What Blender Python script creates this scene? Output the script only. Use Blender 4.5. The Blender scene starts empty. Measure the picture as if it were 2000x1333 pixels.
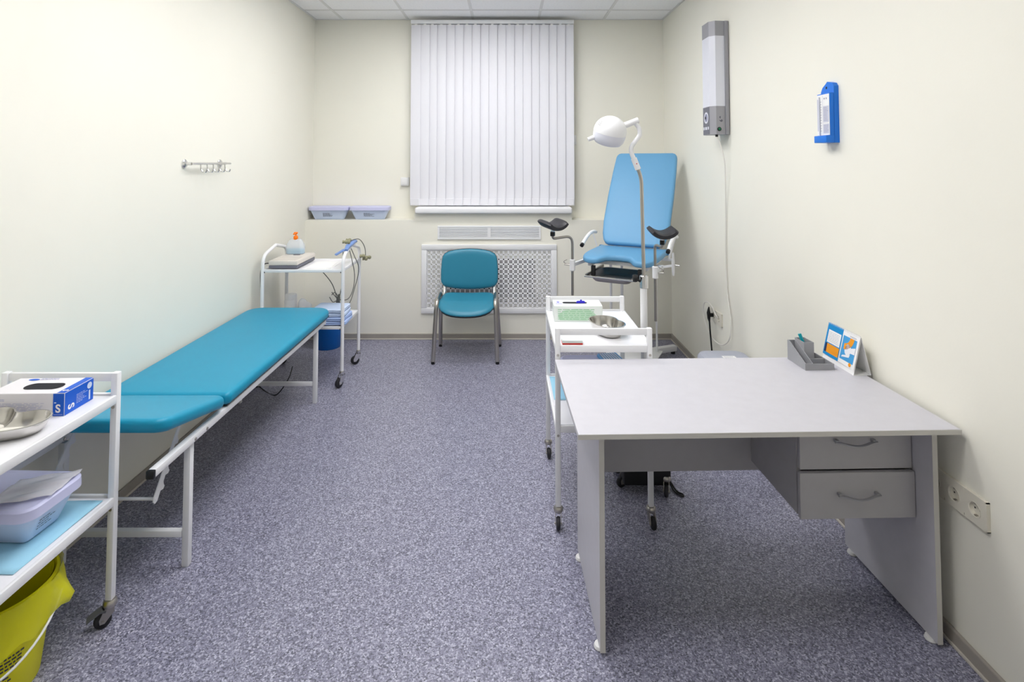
import bpy, bmesh, math, random
from mathutils import Vector, Matrix
random.seed(7)
S = bpy.context.scene
COL = S.collection
PI = math.pi
R = math.radians

# ------------------------------------------------------------------ camera, world, exposure
cam_d = bpy.data.cameras.new('camera'); cam = bpy.data.objects.new('camera', cam_d); COL.objects.link(cam)
FPX = 1050.0; TILT = 2.2
PPY = 315 - FPX*math.tan(R(TILT))
cam.location = (0, 0, 1.63); cam.rotation_euler = (R(90+TILT), 0, 0)
cam_d.sensor_fit = 'HORIZONTAL'; cam_d.sensor_width = 36; cam_d.lens = 36*FPX/2000
cam_d.shift_x = 10/2000; cam_d.shift_y = -(666.5-PPY)/2000
cam_d.clip_start = 0.02; cam_d.clip_end = 60
S.camera = cam
w = bpy.data.worlds.new('world'); S.world = w; w.use_nodes = True
w.node_tree.nodes['Background'].inputs[0].default_value = (0.55, 0.62, 0.75, 1)
w.node_tree.nodes['Background'].inputs[1].default_value = 0.25
S.view_settings.view_transform = 'Standard'
try: S.view_settings.look = 'None'
except Exception: pass
S.view_settings.gamma = 1.0; S.view_settings.use_curve_mapping = False
S.view_settings.exposure = 0.0
PANEL_STRENGTH = 13.4          # the ceiling's LED panels
PANEL_COLOR = (1.0, 0.985, 0.995)

# ------------------------------------------------------------------ materials
def lin(c):
    return tuple(((x/255)/12.92 if x/255 <= 0.04045 else ((x/255+0.055)/1.055)**2.4) for x in c)
MATS = {}
def mat(name, col, rough=0.5, metal=0.0, spec=0.5, trans=0.0, alpha=1.0, bump=None, vary=None, coat=0.0, emit=None, sss=0.0, ior=1.45):
    if name in MATS: return MATS[name]
    m = bpy.data.materials.new(name); m.use_nodes = True
    nt = m.node_tree; b = nt.nodes['Principled BSDF']
    c = lin(col)+(1,)
    b.inputs['Base Color'].default_value = c
    b.inputs['Roughness'].default_value = rough; b.inputs['Metallic'].default_value = metal
    b.inputs['Specular IOR Level'].default_value = spec; b.inputs['IOR'].default_value = ior
    b.inputs['Transmission Weight'].default_value = trans; b.inputs['Alpha'].default_value = alpha
    b.inputs['Coat Weight'].default_value = coat
    if sss: b.inputs['Subsurface Weight'].default_value = sss; b.inputs['Subsurface Radius'].default_value = (.02,.02,.02)
    if emit:
        b.inputs['Emission Color'].default_value = tuple(emit[0])+(1,); b.inputs['Emission Strength'].default_value = emit[1]
    if bump or vary:
        tc = nt.nodes.new('ShaderNodeTexCoord')
    if bump:
        n = nt.nodes.new('ShaderNodeTexNoise'); n.inputs['Scale'].default_value = bump[0]; n.inputs['Detail'].default_value = 4
        nt.links.new(tc.outputs['Object'], n.inputs['Vector'])
        bp = nt.nodes.new('ShaderNodeBump'); bp.inputs['Strength'].default_value = bump[1]; bp.inputs['Distance'].default_value = 0.002
        nt.links.new(n.outputs['Fac'], bp.inputs['Height']); nt.links.new(bp.outputs['Normal'], b.inputs['Normal'])
    if vary:
        n = nt.nodes.new('ShaderNodeTexNoise'); n.inputs['Scale'].default_value = vary[0]; n.inputs['Detail'].default_value = 5
        nt.links.new(tc.outputs['Object'], n.inputs['Vector'])
        r = nt.nodes.new('ShaderNodeValToRGB')
        r.color_ramp.elements[0].position = .3; r.color_ramp.elements[1].position = .7
        r.color_ramp.elements[0].color = tuple(x*(1-vary[1]) for x in c[:3])+(1,)
        r.color_ramp.elements[1].color = tuple(min(1, x*(1+vary[1])) for x in c[:3])+(1,)
        nt.links.new(n.outputs['Fac'], r.inputs['Fac']); nt.links.new(r.outputs['Color'], b.inputs['Base Color'])
    MATS[name] = m
    return m
M_WALL = mat('wall_paint', (243,241,229), .62, bump=(90,.10), vary=(1.5,.012))
M_CEIL = mat('ceiling_tile_board', (248,248,249), .9, bump=(160,.35), vary=(60,.03))
M_GRID = mat('ceiling_grid', (226,226,225), .5)
M_BASE = mat('baseboard_vinyl', (164,158,150), .5, vary=(8,.05))
M_LIP = mat('baseboard_lip', (206,200,190), .5)
M_WHITE = mat('white_powder_coat', (240,241,243), .35, bump=(300,.05))
M_SHELF = mat('white_enamel_shelf', (242,242,246), .3)
M_PLAST = mat('white_plastic', (238,238,238), .4)
M_CREAM = mat('cream_plastic', (232,228,214), .45)
M_CHROME = mat('chrome', (225,225,225), .16, 1.0)
M_SATIN = mat('satin_metal_tube', (186,182,176), .3, 1.0)
M_STEEL = mat('stainless_steel', (205,203,200), .2, 1.0)
M_DSTEEL = mat('dull_steel', (172,168,162), .34, 1.0)
M_TEAL = mat('teal_vinyl', (10,146,182), .38, spec=.5, bump=(420,.12), vary=(3,.03))
M_CTEAL = mat('chair_teal_vinyl', (48,134,162), .36, bump=(420,.12), vary=(3,.03))
M_BLUEV = mat('sky_blue_vinyl', (104,164,206), .42, bump=(420,.12), vary=(3,.02))
M_BLACK = mat('black_plastic', (18,18,20), .5)
M_PAD = mat('charcoal_pad', (46,45,50), .45, bump=(300,.1))
M_RUBBER = mat('dark_rubber', (38,38,42), .6)
M_GREYW = mat('grey_wheel', (92,94,98), .5)
M_DESK = mat('grey_desk_laminate', (203,202,209), .42, vary=(25,.02), bump=(200,.05))
M_DEDGE = mat('desk_edge_band', (210,208,202), .5)
M_DESK_SHADED = mat('shaded_desk_laminate', (182,181,184), .42, vary=(20,.02), bump=(200,.05))  # same laminate as the desk, coloured darker for the shade under the top
M_HANDLE = mat('handle_grey_metal', (176,177,182), .4, .5)
M_LILAC = mat('lilac_plastic', (206,208,240), .38, sss=.12)
M_PBLUE = mat('pale_blue_plastic', (204,217,243), .35, sss=.12)
M_YEL = mat('yellow_plastic', (244,238,0), .4, sss=.05)
M_YBAG = mat('yellow_film', (240,238,30), .3, alpha=.72)
M_BBLUE = mat('blue_bucket_plastic', (0,104,196), .4)
M_CLOTH = mat('blue_nonwoven_cloth', (160,213,238), .85, bump=(600,.3))
M_LINEN = mat('pale_blue_linen', (206,222,247), .9, bump=(500,.3))
M_LINEN2 = mat('blue_linen', (176,198,240), .9, bump=(500,.3))
M_PAPER = mat('paper', (242,242,242), .8)
M_CARD = mat('box_card_white', (232,230,234), .55)
M_BOXBLUE = mat('box_print_blue', (8,92,208), .45)
M_DBLUE = mat('print_dark_blue', (30,40,150), .5)
M_DARK = mat('dark_opening', (14,12,26), .7)
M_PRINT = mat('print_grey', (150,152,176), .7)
M_PRINTD = mat('print_dark', (70,72,84), .7)
M_GREENP = mat('print_green', (150,206,160), .6)
M_GREENL = mat('print_pale_green', (196,226,200), .6)
M_VIOLET = mat('violet_glove', (40,30,190), .5)
M_RED = mat('red_card', (206,62,56), .5)
M_ORANGE = mat('orange_plastic', (255,128,0), .4)
M_PORANGE = mat('print_orange', (244,158,24), .6)
M_PBLUEP = mat('print_sky', (70,160,220), .6)
M_PCYAN = mat('print_cyan', (0,140,208), .6)
M_PNAVY = mat('print_navy', (34,44,84), .6)
M_UVG = mat('uv_grey', (160,160,166), .42, .2)
M_UVD = mat('uv_dark_grey', (112,113,124), .5)
M_UVW = mat('uv_diffuser', (226,228,238), .3)
M_GREEN = mat('green_button', (10,110,70), .3)
M_HYG = mat('hygrometer_blue', (20,120,226), .4)
M_ORG = mat('organiser_grey', (160,161,165), .5)
M_PEN = mat('teal_pen', (0,158,172), .3)
M_ECG = mat('device_cream', (222,216,208), .5)
M_ECGD = mat('device_grey', (108,110,122), .5)
M_CABLE = mat('cable_grey', (110,110,104), .5)
M_CABW = mat('cable_white', (236,234,226), .45)
M_BULB = mat('suction_bulb_olive', (150,148,118), .5)
M_CLAMPB = mat('clamp_blue', (118,148,204), .4)
M_BIN = mat('bin_lilac_grey', (176,180,194), .5)
M_FILM = mat('clear_film', (244,243,248), .15, alpha=.55)
M_BOTTLE = mat('bottle_clear', (240,244,250), .25, alpha=.42, sss=.0)
M_LIQ = mat('blue_liquid', (120,200,232), .2, alpha=.9)
M_SLAT = mat('blind_fabric', (230,230,236), .75, bump=(700,.15))
M_PVC = mat('window_pvc', (238,239,241), .35)
M_GLASS = mat('window_glass', (200,214,226), .05, trans=.9)
M_GAP = mat('niche_plaster', (120,116,108), .9)
M_PANEL = mat('lit_diffuser', (250,250,250), .5, emit=(PANEL_COLOR, PANEL_STRENGTH))

def floor_mat():
    m = bpy.data.materials.new('speckled_vinyl'); m.use_nodes = True
    nt = m.node_tree; b = nt.nodes['Principled BSDF']; N = nt.nodes.new; L = nt.links.new
    tc = N('ShaderNodeTexCoord')
    v = N('ShaderNodeTexVoronoi'); v.inputs['Scale'].default_value = 205; v.inputs['Randomness'].default_value = 1
    L(tc.outputs['Object'], v.inputs['Vector'])
    sep = N('ShaderNodeSeparateColor'); L(v.outputs['Color'], sep.inputs[0])
    r = N('ShaderNodeValToRGB'); r.color_ramp.interpolation = 'LINEAR'
    els = r.color_ramp.elements
    els[0].position = 0; els[0].color = lin((84,84,98))+(1,)
    els[1].position = 1; els[1].color = lin((190,190,206))+(1,)
    for p, c in ((.22,(112,112,130)), (.5,(134,134,155)), (.78,(152,152,172))):
        e = els.new(p); e.color = lin(c)+(1,)
    L(sep.outputs[0], r.inputs['Fac'])
    n = N('ShaderNodeTexNoise'); n.inputs['Scale'].default_value = 330; n.inputs['Detail'].default_value = 3
    L(tc.outputs['Object'], n.inputs['Vector'])
    r2 = N('ShaderNodeValToRGB'); r2.color_ramp.elements[0].position = .34; r2.color_ramp.elements[1].position = .66
    r2.color_ramp.elements[0].color = (.80,.80,.80,1); r2.color_ramp.elements[1].color = (1.26,1.26,1.26,1)
    L(n.outputs['Fac'], r2.inputs['Fac'])
    mx = N('ShaderNodeMix'); mx.data_type = 'RGBA'; mx.blend_type = 'MULTIPLY'; mx.inputs[0].default_value = 1
    L(r.outputs['Color'], mx.inputs[6]); L(r2.outputs['Color'], mx.inputs[7])
    L(mx.outputs[2], b.inputs['Base Color'])
    b.inputs['Roughness'].default_value = .36; b.inputs['Specular IOR Level'].default_value = .45
    bp = N('ShaderNodeBump'); bp.inputs['Strength'].default_value = .08; bp.inputs['Distance'].default_value = .001
    L(n.outputs['Fac'], bp.inputs['Height']); L(bp.outputs['Normal'], b.inputs['Normal'])
    return m
M_FLOOR = floor_mat()

# ------------------------------------------------------------------ mesh helpers
def NB(): return bmesh.new()
def rootof(o):
    while o.parent: o = o.parent
    return o
def setp(o, label=None, cat=None, group=None, kind=None):
    if label: o['label'] = label
    if cat: o['category'] = cat
    if group: o['group'] = group
    if kind: o['kind'] = kind
    return o
def thing(name, label, cat, loc=(0,0,0), rotz=0, group=None):
    o = bpy.data.objects.new(name, None); COL.objects.link(o); o.empty_display_size = .05
    o.location = loc; o.rotation_euler = (0,0,rotz)
    return setp(o, label, cat, group)
def obj(name, bm, m, parent=None, wc=False, loc=None, smooth=40, label=None):
    """one mesh object; wc=True: the bmesh is in room coordinates and is moved into the thing's own frame"""
    if wc and parent is not None:
        r = rootof(parent)
        T = Matrix.Translation(r.location) @ Matrix.Rotation(r.rotation_euler.z, 4, 'Z')
        bm.transform(T.inverted())
    elif wc and loc is not None:
        bm.transform(Matrix.Translation(-Vector(loc)))
    bmesh.ops.recalc_face_normals(bm, faces=bm.faces[:])
    me = bpy.data.meshes.new(name); bm.to_mesh(me); bm.free()
    for mm in (m if isinstance(m, (list, tuple)) else [m]): me.materials.append(mm)
    if smooth:
        for p in me.polygons: p.use_smooth = True
        me.set_sharp_from_angle(angle=R(smooth))
    o = bpy.data.objects.new(name, me); COL.objects.link(o)
    if parent is not None: o.parent = parent
    if loc is not None: o.location = loc
    if label: o['label'] = label
    return o
def inst(name, src, parent, loc=(0,0,0), rot=(0,0,0)):
    o = bpy.data.objects.new(name, src.data if hasattr(src, 'data') else src); COL.objects.link(o)
    o.parent = parent; o.location = loc; o.rotation_euler = rot
    return o
def box(bm, x0,x1,y0,y1,z0,z1, bev=0, seg=2, mi=0, only=None):
    g = bmesh.ops.create_cube(bm, size=1)
    vs = g['verts']
    for v in vs:
        v.co = Vector((x0+(v.co.x+.5)*(x1-x0), y0+(v.co.y+.5)*(y1-y0), z0+(v.co.z+.5)*(z1-z0)))
    fs = list({f for v in vs for f in v.link_faces})
    for f in fs: f.material_index = mi
    if bev:
        es = list({e for v in vs for e in v.link_edges})
        if only: es = [e for e in es if only(e)]
        bmesh.ops.bevel(bm, geom=es, offset=bev, segments=seg, profile=.5, affect='EDGES')
def bx(x0,x1,y0,y1,z0,z1, bev=0, seg=2):
    b = NB(); box(b, x0,x1,y0,y1,z0,z1, bev, seg); return b
def fillet(pts, rad, n=6):
    pts = [Vector(p) for p in pts]; out = [pts[0]]
    for i in range(1, len(pts)-1):
        a, b, c = pts[i-1], pts[i], pts[i+1]
        u, v = (a-b), (c-b); lu, lv = u.length, v.length; u.normalize(); v.normalize()
        d = min(rad, lu*.49, lv*.49)
        p0, p1 = b+u*d, b+v*d
        for k in range(n+1):
            t = k/n; out.append(p0*(1-t)**2 + b*2*t*(1-t) + p1*t*t)
    out.append(pts[-1]); return out
def spline(pts, n=8):
    pts = [Vector(p) for p in pts]; out = []
    P = [pts[0]*2-pts[1]] + pts + [pts[-1]*2-pts[-2]]
    for i in range(1, len(P)-2):
        a,b,c,d = P[i-1:i+3]
        for k in range(n):
            t = k/n
            out.append(.5*((2*b)+(c-a)*t+(2*a-5*b+4*c-d)*t*t+(3*b-a-3*c+d)*t**3))
    out.append(pts[-1]); return out
def tube(bm, pts, r, seg=10, closed=False, cap=True, flat=1.0, flat_dir=None, radii=None):
    pts = [Vector(p) for p in pts]; n = len(pts); rings = []
    def tan(i):
        if closed: return (pts[(i+1)%n]-pts[i-1]).normalized()
        return (pts[min(i+1,n-1)]-pts[max(i-1,0)]).normalized()
    t0 = tan(0)
    ref = Vector(flat_dir) if flat_dir else (Vector((0,0,1)) if abs(t0.z) < .9 else Vector((1,0,0)))
    nrm = (ref - t0*ref.dot(t0)).normalized()
    for i in range(n):
        t = tan(i); nrm = nrm - t*nrm.dot(t)
        nrm.normalize(); bi = t.cross(nrm)
        rr = radii[i] if radii else r
        rings.append([bm.verts.new(pts[i]+(nrm*math.cos(2*PI*k/seg)*flat+bi*math.sin(2*PI*k/seg))*rr) for k in range(seg)])
    m = n if closed else n-1
    for i in range(m):
        a, b = rings[i], rings[(i+1)%n]
        for k in range(seg): bm.faces.new((a[k], a[(k+1)%seg], b[(k+1)%seg], b[k]))
    if cap and not closed:
        bm.faces.new(rings[0][::-1]); bm.faces.new(rings[-1])
def lathe(bm, prof, seg=24, c=(0,0,0), axis='Z', sx=1, sy=1, capends=True):
    rings = []; c = Vector(c)
    for r, z in prof:
        ring = []
        for k in range(seg):
            a = 2*PI*k/seg; p = Vector((r*math.cos(a)*sx, r*math.sin(a)*sy, z))
            if axis == 'X': p = Vector((p.z, p.x, p.y))
            elif axis == 'Y': p = Vector((p.x, p.z, p.y))
            ring.append(bm.verts.new(c+p))
        rings.append(ring)
    for a, b in zip(rings, rings[1:]):
        for k in range(seg): bm.faces.new((a[k], a[(k+1)%seg], b[(k+1)%seg], b[k]))
    if capends:
        bm.faces.new(rings[0][::-1]); bm.faces.new(rings[-1])
def rod(bm, a, b, r, seg=12): tube(bm, [a, b], r, seg)
def bar(bm, a, b, w, h, up=(0,0,1), bev=0):
    """square bar of w x h from a to b"""
    a, b = Vector(a), Vector(b); d = (b-a).normalized(); u = Vector(up); u = (u-d*u.dot(d)).normalized(); s = d.cross(u)
    vs = [bm.verts.new(p+s*i*w/2+u*j*h/2) for p in (a, b) for i, j in ((-1,-1),(1,-1),(1,1),(-1,1))]
    f = [(0,1,2,3),(7,6,5,4),(0,4,5,1),(1,5,6,2),(2,6,7,3),(3,7,4,0)]
    for q in f: bm.faces.new([vs[i] for i in q])
    if bev:
        es = list({e for v in vs for e in v.link_edges})
        bmesh.ops.bevel(bm, geom=es, offset=bev, segments=2, profile=.5, affect='EDGES')
def rrect(w, d, r, n=5, cx=0, cy=0):
    out = []
    for sx, sy, a0 in ((1,1,0),(-1,1,90),(-1,-1,180),(1,-1,270)):
        for k in range(n+1):
            a = R(a0+90*k/n); out.append((cx+sx*(w/2-r)+r*math.cos(a), cy+sy*(d/2-r)+r*math.sin(a)))
    return out
def ngon_normals(o):
    n = len(o); out = []
    for i in range(n):
        a, b, c = Vector(o[i-1]), Vector(o[i]), Vector(o[(i+1)%n])
        e = ((b-a).normalized() if (b-a).length > 1e-9 else Vector((0,0))) + ((c-b).normalized() if (c-b).length > 1e-9 else Vector((0,0)))
        e = e.normalized() if e.length > 1e-9 else Vector((1,0))
        out.append(Vector((e.y, -e.x)))
    return out
def loft(bm, outline, layers, tr=None, mi=0, cap=True, fan=False, crown=0.0):
    """layers: (z, inset); outline counter-clockwise; tr maps (x,y,z) to a point"""
    nn = ngon_normals(outline); rings = []
    for z, ins in layers:
        ring = []
        for p, nv in zip(outline, nn):
            q = (p[0]-nv.x*ins, p[1]-nv.y*ins, z)
            ring.append(bm.verts.new(tr(*q) if tr else q))
        rings.append(ring)
    n = len(outline)
    for a, b in zip(rings, rings[1:]):
        for k in range(n):
            f = bm.faces.new((a[k], a[(k+1)%n], b[(k+1)%n], b[k])); f.material_index = mi
    if cap and fan:
        for (zt_, it_), last, cr in ((layers[-1], rings[-1], crown), (layers[0], rings[0], 0.0)):
            pts = [(p[0]-nv.x*it_, p[1]-nv.y*it_) for p, nv in zip(outline, nn)]
            cx_ = (min(p[0] for p in pts)+max(p[0] for p in pts))/2; cy_ = (min(p[1] for p in pts)+max(p[1] for p in pts))/2
            P3 = lambda x, y, z: tr(x, y, z) if tr else (x, y, z)
            for s_ in (.85,.65,.4,.2):
                ring = [bm.verts.new(P3(cx_+(p[0]-cx_)*s_, cy_+(p[1]-cy_)*s_, zt_+cr*(1-s_*s_))) for p in pts]
                for k in range(n): bm.faces.new((last[k], last[(k+1)%n], ring[(k+1)%n], ring[k]))
                last = ring
            c_ = bm.verts.new(P3(cx_, cy_, zt_+cr))
            for k in range(n): bm.faces.new((last[k], last[(k+1)%n], c_))
    elif cap:
        for rg in (rings[0][::-1], rings[-1]):
            f = bm.faces.new(rg); f.material_index = mi
def loft_rr(bm, w_, d_, r, layers, tr=None, n=5):
    """rounded-rectangle loft whose corner radius shrinks with the inset"""
    rings = []
    for z, ins in layers:
        rr = max(.004, r-ins*.6)
        rings.append([bm.verts.new(tr(x,y,z) if tr else (x,y,z)) for x, y in rrect(w_-2*ins, d_-2*ins, rr, n)])
    m = len(rings[0])
    for a, b in zip(rings, rings[1:]):
        for k in range(m): bm.faces.new((a[k], a[(k+1)%m], b[(k+1)%m], b[k]))
    bm.faces.new(rings[0][::-1]); bm.faces.new(rings[-1])
def pad_layers(z0, z1, r, n=4):
    """rounded top and bottom edges"""
    out = []
    for k in range(n+1):
        a = R(90*k/n); out.append((z0+r*(1-math.sin(a)) if False else z0+r*(1-math.cos(R(90*k/n))), r*(1-math.sin(R(90*k/n)))))
    for k in range(n+1):
        out.append((z1-r*(1-math.sin(R(90*k/n))), r*(1-math.cos(R(90*k/n)))))
    return out
def subdiv_top(bm): pass
def prism(bm, poly, f, d0, d1, mi=0):
    """poly 2D, f(u,v,d) -> point"""
    a = [bm.verts.new(f(u,v,d0)) for u,v in poly]; b = [bm.verts.new(f(u,v,d1)) for u,v in poly]
    n = len(poly)
    for k in range(n): bm.faces.new((a[k], a[(k+1)%n], b[(k+1)%n], b[k])).material_index = mi
    bm.faces.new(a[::-1]).material_index = mi; bm.faces.new(b).material_index = mi
def quad(bm, o, ux, uy, u0, u1, v0, v1, off=.0006):
    o, ux, uy = Vector(o), Vector(ux), Vector(uy); n = ux.cross(uy).normalized()
    bm.faces.new([bm.verts.new(o+ux*u+uy*v+n*off) for u, v in ((u0,v0),(u1,v0),(u1,v1),(u0,v1))])
def lines(bm, o, ux, uy, u0, u1, v0, v1, rows, fill=.8, h=.45, off=.0006, rnd=random):
    """rows of word-like print"""
    dv = (v1-v0)/rows
    for i in range(rows):
        u = u0; end = u0+(u1-u0)*rnd.uniform(fill, 1)
        while u < end:
            wl = min(rnd.uniform(.06,.2)*(u1-u0), end-u)
            quad(bm, o, ux, uy, u, u+wl*.9, v0+dv*i+dv*(1-h)/2, v0+dv*i+dv*(1+h)/2, off); u += wl+.02*(u1-u0)
def disc(bm, o, ux, uy, cu, cv, ru, rv=None, off=.0006, n=24):
    o, ux, uy = Vector(o), Vector(ux), Vector(uy); nn = ux.cross(uy).normalized(); rv = rv or ru
    bm.faces.new([bm.verts.new(o+ux*(cu+ru*math.cos(2*PI*k/n))+uy*(cv+rv*math.sin(2*PI*k/n))+nn*off) for k in range(n)])
def polyq(bm, o, ux, uy, pts, off=.0006):
    o, ux, uy = Vector(o), Vector(ux), Vector(uy); nn = ux.cross(uy).normalized()
    bm.faces.new([bm.verts.new(o+ux*u+uy*v+nn*off) for u, v in pts])
def text(name, s, size, o, ux, uy, m, parent, off=.0008, wc=False):
    cu = bpy.data.curves.new('t', 'FONT'); cu.body = s; cu.size = size; cu.align_x = 'CENTER'; cu.align_y = 'CENTER'; cu.offset = size*.03
    t = bpy.data.objects.new('t', cu); COL.objects.link(t)
    me = bpy.data.meshes.new_from_object(t); bpy.data.objects.remove(t); bpy.data.curves.remove(cu)
    b = NB(); b.from_mesh(me); bpy.data.meshes.remove(me)
    o, ux, uy = Vector(o), Vector(ux).normalized(), Vector(uy).normalized(); n = ux.cross(uy).normalized()
    for v in b.verts: v.co = o+ux*v.co.x+uy*v.co.y+n*off
    bb = obj(name, b, m, parent, wc=wc, smooth=0)
    return bb

# ------------------------------------------------------------------ room
XL, XR, YB, YU, ZC, YF = -1.86, 1.515, 4.99, 5.17, 3.0, -1.2
def struct(name, bm, m, parent=None, smooth=0):
    o = obj(name, bm, m, parent, smooth=smooth)
    if parent is None: o['kind'] = 'structure'
    return o
fl = struct('floor', bx(XL-.1, XR+.1, YF-.1, YU+.3, -.1, 0), M_FLOOR); fl['label'] = 'blue-grey speckled vinyl floor'
setp(struct('wall_left', bx(XL-.1, XL, YF-.1, YU+.3, 0, ZC+.3), M_WALL), 'pale cream painted wall on the left')
setp(struct('wall_right', bx(XR, XR+.1, YF-.1, YU+.3, 0, ZC+.3), M_WALL), 'pale cream painted wall on the right')
setp(struct('wall_front', bx(XL, XR, YF-.1, YF, 0, ZC+.3), M_WALL), 'pale cream wall behind the viewer')
# back wall: thick lower part with a ledge and the radiator niche, upper part with the window opening
wx0, wx1, wz0, wz1 = -.80, .54, 1.205, 2.80
nx0, nx1, nz0, nz1 = -.60, .262, .332, .735
b = NB()
box(b, XL, wx0, YU, YU+.3, 1.085, ZC+.3); box(b, wx1, XR, YU, YU+.3, 1.085, ZC+.3)
box(b, wx0, wx1, YU, YU+.3, wz1, ZC+.3); box(b, wx0, wx1, YU, YU+.3, 1.085, wz0)
box(b, XL, nx0, YB, YU+.3, 0, 1.085); box(b, nx1, XR, YB, YU+.3, 0, 1.085)
box(b, nx0, nx1, YB, YU+.3, 0, nz0); box(b, nx0, nx1, YB, YU+.3, nz1, 1.085)
box(b, nx0, nx1, YB+.26, YU+.3, nz0, nz1)
box(b, -.855, .60, YB, YU, 1.085, 1.15)
setp(struct('wall_back', b, M_WALL), 'pale cream end wall with a ledge and a window')
# window behind the blind
win = bpy.data.objects.new('window_1', None); COL.objects.link(win); win.location = ((wx0+wx1)/2, YU+.12, wz0); win['kind'] = 'structure'; win['label'] = 'window behind the white vertical blind'
b = NB(); f = .06; y0, y1 = YU+.12, YU+.18
box(b, wx0, wx0+f, y0,y1, wz0, wz1, .006); box(b, wx1-f, wx1, y0,y1, wz0, wz1, .006)
box(b, wx0+f, wx1-f, y0,y1, wz0, wz0+f, .006); box(b, wx0+f, wx1-f, y0,y1, wz1-f, wz1, .006)
xm = (wx0+wx1)/2; box(b, xm-.04, xm+.04, y0,y1, wz0+f, wz1-f, .006)
obj('window_frame', b, M_PVC, win, wc=True)
for a0, a1 in ((wx0+f, xm-.04), (xm+.04, wx1-f)):
    obj('pane', bx(a0, a1, y0+.024, y0+.032, wz0+f, wz1-f), M_GLASS, win, wc=True, smooth=0)
b = NB(); box(b, -.842, .598, 4.93, YU+.12, 1.15, 1.205, .014, 3, only=lambda e: all(abs(v.co.y-4.93) < 1e-4 or True for v in e.verts))
obj('window_sill', b, M_PVC, win, wc=True)
# ceiling with tiles and grid
ceil = struct('ceiling', bx(XL, XR, YF, YU, ZC+.03, ZC+.1), M_GRID); ceil['label'] = 'suspended ceiling of white mineral tiles in a pale grid'
gx = [-1.59+.632*k for k in range(5)]; gy = [4.835-.632*k for k in range(10)]
xs = [XL]+gx+[XR]; ys = [YU]+gy+[YF]
panels = {(2,2), (3,2), (2,4), (3,4), (2,6), (3,6)}
cache = {}
for i in range(len(xs)-1):
    for j in range(len(ys)-1):
        if (i,j) in panels: continue
        w_, d_ = xs[i+1]-xs[i]-.012, ys[j]-ys[j+1]-.012
        if w_ < .02 or d_ < .02: continue
        key = (round(w_,3), round(d_,3)); cx, cy = (xs[i]+xs[i+1])/2, (ys[j]+ys[j+1])/2
        if key not in cache:
            o = obj('ceiling_tile', bx(-w_/2, w_/2, -d_/2, d_/2, 0, .018, .003, 1), M_CEIL, ceil, smooth=0); cache[key] = o
        else: o = inst('ceiling_tile', cache[key], ceil)
        o.location = (cx, cy, ZC+.004)
for x in gx: obj('grid_bar', bx(x-.012, x+.012, YF, YU, ZC, ZC+.03), M_GRID, ceil, smooth=0)
for y in gy: obj('grid_bar', bx(XL, XR, y-.012, y+.012, ZC+.0005, ZC+.029), M_GRID, ceil, smooth=0)
for q in ((XL,XL+.02,YF,YU), (XR-.02,XR,YF,YU), (XL+.02,XR-.02,YU-.02,YU), (XL+.02,XR-.02,YF,YF+.02)):
    obj('grid_bar', bx(q[0],q[1],q[2],q[3], ZC-.001, ZC+.03), M_GRID, ceil, smooth=0)
lnames = {(2,2):'left ceiling LED panel nearest the window blind', (3,2):'right ceiling LED panel nearest the window blind', (2,4):'left ceiling LED panel of the middle pair',
          (3,4):'right ceiling LED panel of the middle pair', (2,6):'left ceiling LED panel nearest the desk front', (3,6):'right ceiling LED panel nearest the desk front'}
for (i,j) in sorted(panels):
    cx, cy = (xs[i]+xs[i+1])/2, (ys[j]+ys[j+1])/2; h = .304
    t = thing('ceiling_light', lnames[(i,j)], 'ceiling light', (cx, cy, ZC), group='LED panels in the ceiling')
    b = NB()
    box(b, -h, h, -h, -h+.02, -.003, .025); box(b, -h, h, h-.02, h, -.003, .025); box(b, -h, -h+.02, -h+.02, h-.02, -.003, .025); box(b, h-.02, h, -h+.02, h-.02, -.003, .025)
    obj('frame', b, M_WHITE, t, smooth=0)
    obj('diffuser', bx(-h+.02, h-.02, -h+.02, h-.02, .002, .012), M_PANEL, t, smooth=0)
# baseboards
def baseboard(name, x0,x1,y0,y1, side, lab):
    o = struct(name, bx(x0,x1,y0,y1, .0, .052, .004, 2), M_BASE); o['label'] = lab
    e = .007
    q = {'L':(x1,x1+e,y0,y1), 'R':(x0-e,x0,y0,y1), 'B':(x0,x1,y0-e,y0)}[side]
    obj('cove_strip', bx(*q, .0, .012, .002, 1), M_LIP, o, smooth=0)
baseboard('baseboard_left', XL, XL+.014, YF, YB, 'L', 'grey vinyl baseboard along the left wall')
baseboard('baseboard_right', XR-.014, XR, YF, YB, 'R', 'grey vinyl baseboard along the right wall')
baseboard('baseboard_back', XL+.014, XR-.014, YB-.014, YB, 'B', 'grey vinyl baseboard along the window wall')

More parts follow.
